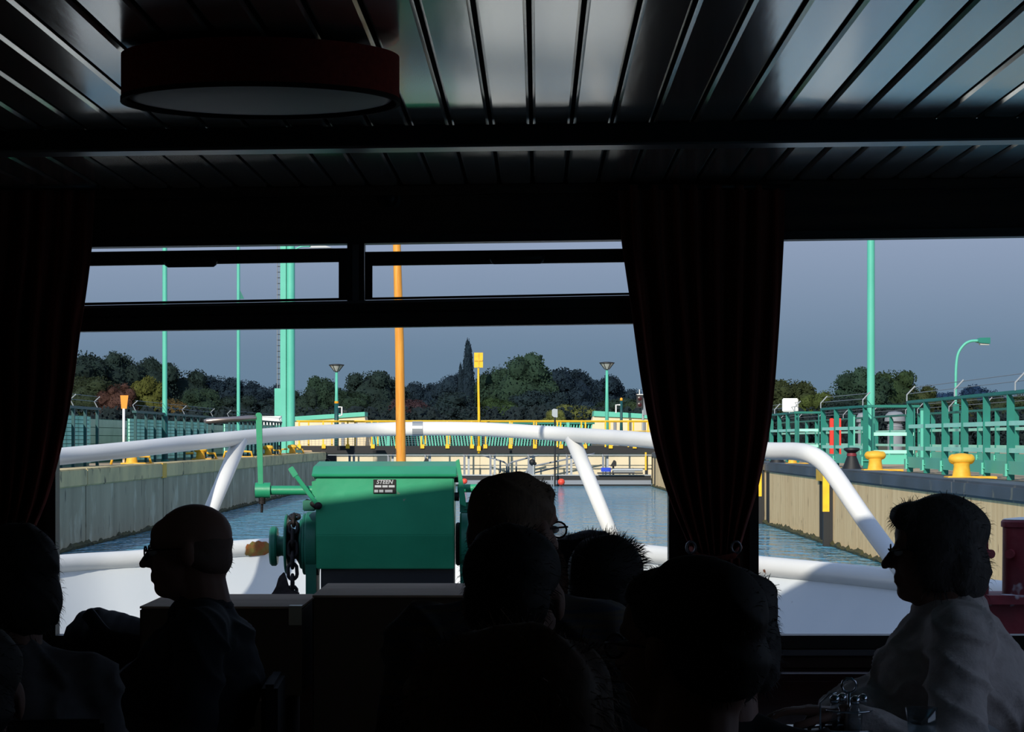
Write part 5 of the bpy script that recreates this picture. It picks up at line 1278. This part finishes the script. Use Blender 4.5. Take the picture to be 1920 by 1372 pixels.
TR = [
 (150, 652, 250, 130, 0, DG, 'tall dark tree at the left curtain edge, highest of the hillside'),
 (222, 657, 255, 100, 1, DG, 'dark tree behind the orange marker, second highest of the hillside'),
 (285, 672, 262, 95, 2, DG, 'dark tree rising just left of the first teal mast'),
 (345, 690, 265, 90, 3, DG, 'dark rounded tree just right of the first teal mast'),
 (405, 700, 268, 90, 0, DB, 'dark blue green tree left of the second teal mast'),
 (462, 708, 270, 80, 1, DB, 'dark blue green tree right of the second teal mast'),
 (508, 722, 272, 70, 2, DB, 'low dark tree left of the thick teal column'),
 (170, 705, 225, 110, 3, (44, 54, 38), 'olive green tree low at the left curtain edge'),
 (222, 716, 215, 70, 1, RD, 'reddish brown tree above the orange marker'),
 (282, 708, 218, 70, 2, (74, 78, 38), 'yellowish green tree left of the first teal mast'),
 (325, 745, 216, 60, 0, (84, 70, 40), 'small rusty tree at the foot of the first teal mast'),
 (375, 728, 220, 90, 3, (38, 54, 42), 'mid green tree between the two slim teal masts'),
 (440, 738, 222, 90, 0, DG, 'dark low tree at the foot of the second teal mast'),
 (500, 745, 224, 80, 1, (32, 46, 48), 'dark low tree beside the teal cabinet'),
 (606, 703, 262, 80, 1, MG, 'mid green tree behind the left cone lamp'),
 (566, 728, 240, 60, 3, (36, 50, 42), 'low tree just right of the thick teal column'),
 (700, 691, 250, 105, 0, DG, 'big dark rounded tree left of the wooden staff'),
 (652, 730, 232, 90, 2, (38, 54, 42), 'mid green low tree right of the left cone lamp'),
 (795, 716, 270, 80, 3, DB, 'dark low tree right of the wooden staff'),
 (770, 745, 235, 90, 1, (60, 46, 50), 'dull reddish tree touching the wooden staff'),
 (850, 697, 262, 80, 2, DB, 'dark blue green tree left of the poplar'),
 (980, 660, 245, 122, 1, MG, 'largest broad tree right of the yellow sign'),
 (925, 684, 255, 70, 0, (40, 58, 46), 'green tree directly right of the yellow sign'),
 (1070, 690, 262, 110, 3, DB, 'dark rounded tree between broad tree and right cone lamp'),
 (1130, 706, 268, 90, 2, DB, 'dark tree behind the right cone lamp'),
 (1190, 726, 275, 80, 0, DB, 'distant dark tree at the left edge of the centre curtain'),
 (850, 735, 228, 110, 3, (32, 46, 48), 'low dark tree filling the gap beneath the poplar'),
 (938, 745, 222, 75, 2, (48, 66, 40), 'small mid green tree right of the yellow post'),
 (1010, 728, 232, 110, 0, (32, 46, 50), 'low dark tree under the broad tree'),
 (1080, 757, 205, 85, 1, YG, 'pale yellow green bush left of the right cone lamp'),
 (1040, 768, 200, 40, 3, YG, 'small yellow green bush beside the sensor post'),
 (1150, 745, 232, 100, 1, (36, 52, 44), 'low green tree right of the right cone lamp'),
 (1210, 750, 225, 80, 3, (48, 62, 42), 'low green tree behind the traffic signal'),
 (1478, 707, 240, 100, 0, (50, 58, 36), 'olive dark tree right of the centre curtain'),
 (1530, 735, 235, 70, 2, (66, 78, 40), 'small light green tree left of the large right hand tree'),
 (1612, 687, 235, 120, 1, MG, 'large round tree behind the thick mast, left half'),
 (1668, 690, 238, 110, 0, (44, 60, 38), 'large round tree behind the thick mast, right half'),
 (1722, 720, 245, 80, 3, (58, 66, 40), 'lower tree right of the thick mast'),
 (1580, 745, 215, 110, 3, DG, 'dark undergrowth tree left of the thick mast behind the railing'),
 (1690, 752, 215, 110, 2, DG, 'dark undergrowth tree right of the thick mast behind the railing'),
 (1800, 740, 230, 110, 0, (52, 58, 38), 'low tree behind the curved street lamp'),
 (1885, 738, 225, 110, 1, (44, 54, 36), 'low tree at the right edge of the picture'),
 (1845, 724, 420, 90, 2, (34, 56, 84), 'distant bluish wooded hilltop right of the curved lamp'),  # haze blue put into the leaf colour
 (1770, 735, 420, 70, 3, (34, 56, 84), 'distant bluish treetop left of the curved lamp'),  # blue of the haze painted in here too
]
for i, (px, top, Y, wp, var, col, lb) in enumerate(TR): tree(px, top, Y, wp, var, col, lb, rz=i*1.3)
tree(878, 648, 248, 32, 'p', DB, 'slim pointed poplar just left of the yellow sign')
tree(864, 690, 249, 18, 'p', DB, 'smaller pointed poplar beside the tall one')
# undergrowth closing the foot of the wood: nobody could count it
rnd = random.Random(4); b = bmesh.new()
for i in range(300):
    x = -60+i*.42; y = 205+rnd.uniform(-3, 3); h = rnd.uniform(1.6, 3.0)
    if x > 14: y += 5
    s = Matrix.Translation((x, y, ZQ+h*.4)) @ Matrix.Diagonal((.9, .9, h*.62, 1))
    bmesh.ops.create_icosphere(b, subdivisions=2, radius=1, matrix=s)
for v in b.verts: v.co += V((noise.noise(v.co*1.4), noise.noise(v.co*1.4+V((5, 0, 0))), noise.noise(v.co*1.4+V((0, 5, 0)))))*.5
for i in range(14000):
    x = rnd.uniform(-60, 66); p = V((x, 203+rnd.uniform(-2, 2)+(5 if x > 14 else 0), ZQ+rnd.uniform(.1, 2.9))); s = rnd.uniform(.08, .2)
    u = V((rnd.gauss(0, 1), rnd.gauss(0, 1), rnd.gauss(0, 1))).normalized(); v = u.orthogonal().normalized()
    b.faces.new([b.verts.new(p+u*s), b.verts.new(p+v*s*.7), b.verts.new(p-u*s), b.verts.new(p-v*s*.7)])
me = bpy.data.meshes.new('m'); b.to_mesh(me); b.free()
o = link_mesh('undergrowth', me, M['leaf'], None, (0, 205, ZQ)); o.color = (*lin((32, 42, 44)), 1); tag(o, 'dark undergrowth filling the foot of the wood beyond the lock', 'bushes', kind='stuff')  # bluish haze is mixed into this leaf colour
for o in (bl0, bl1):
    pass
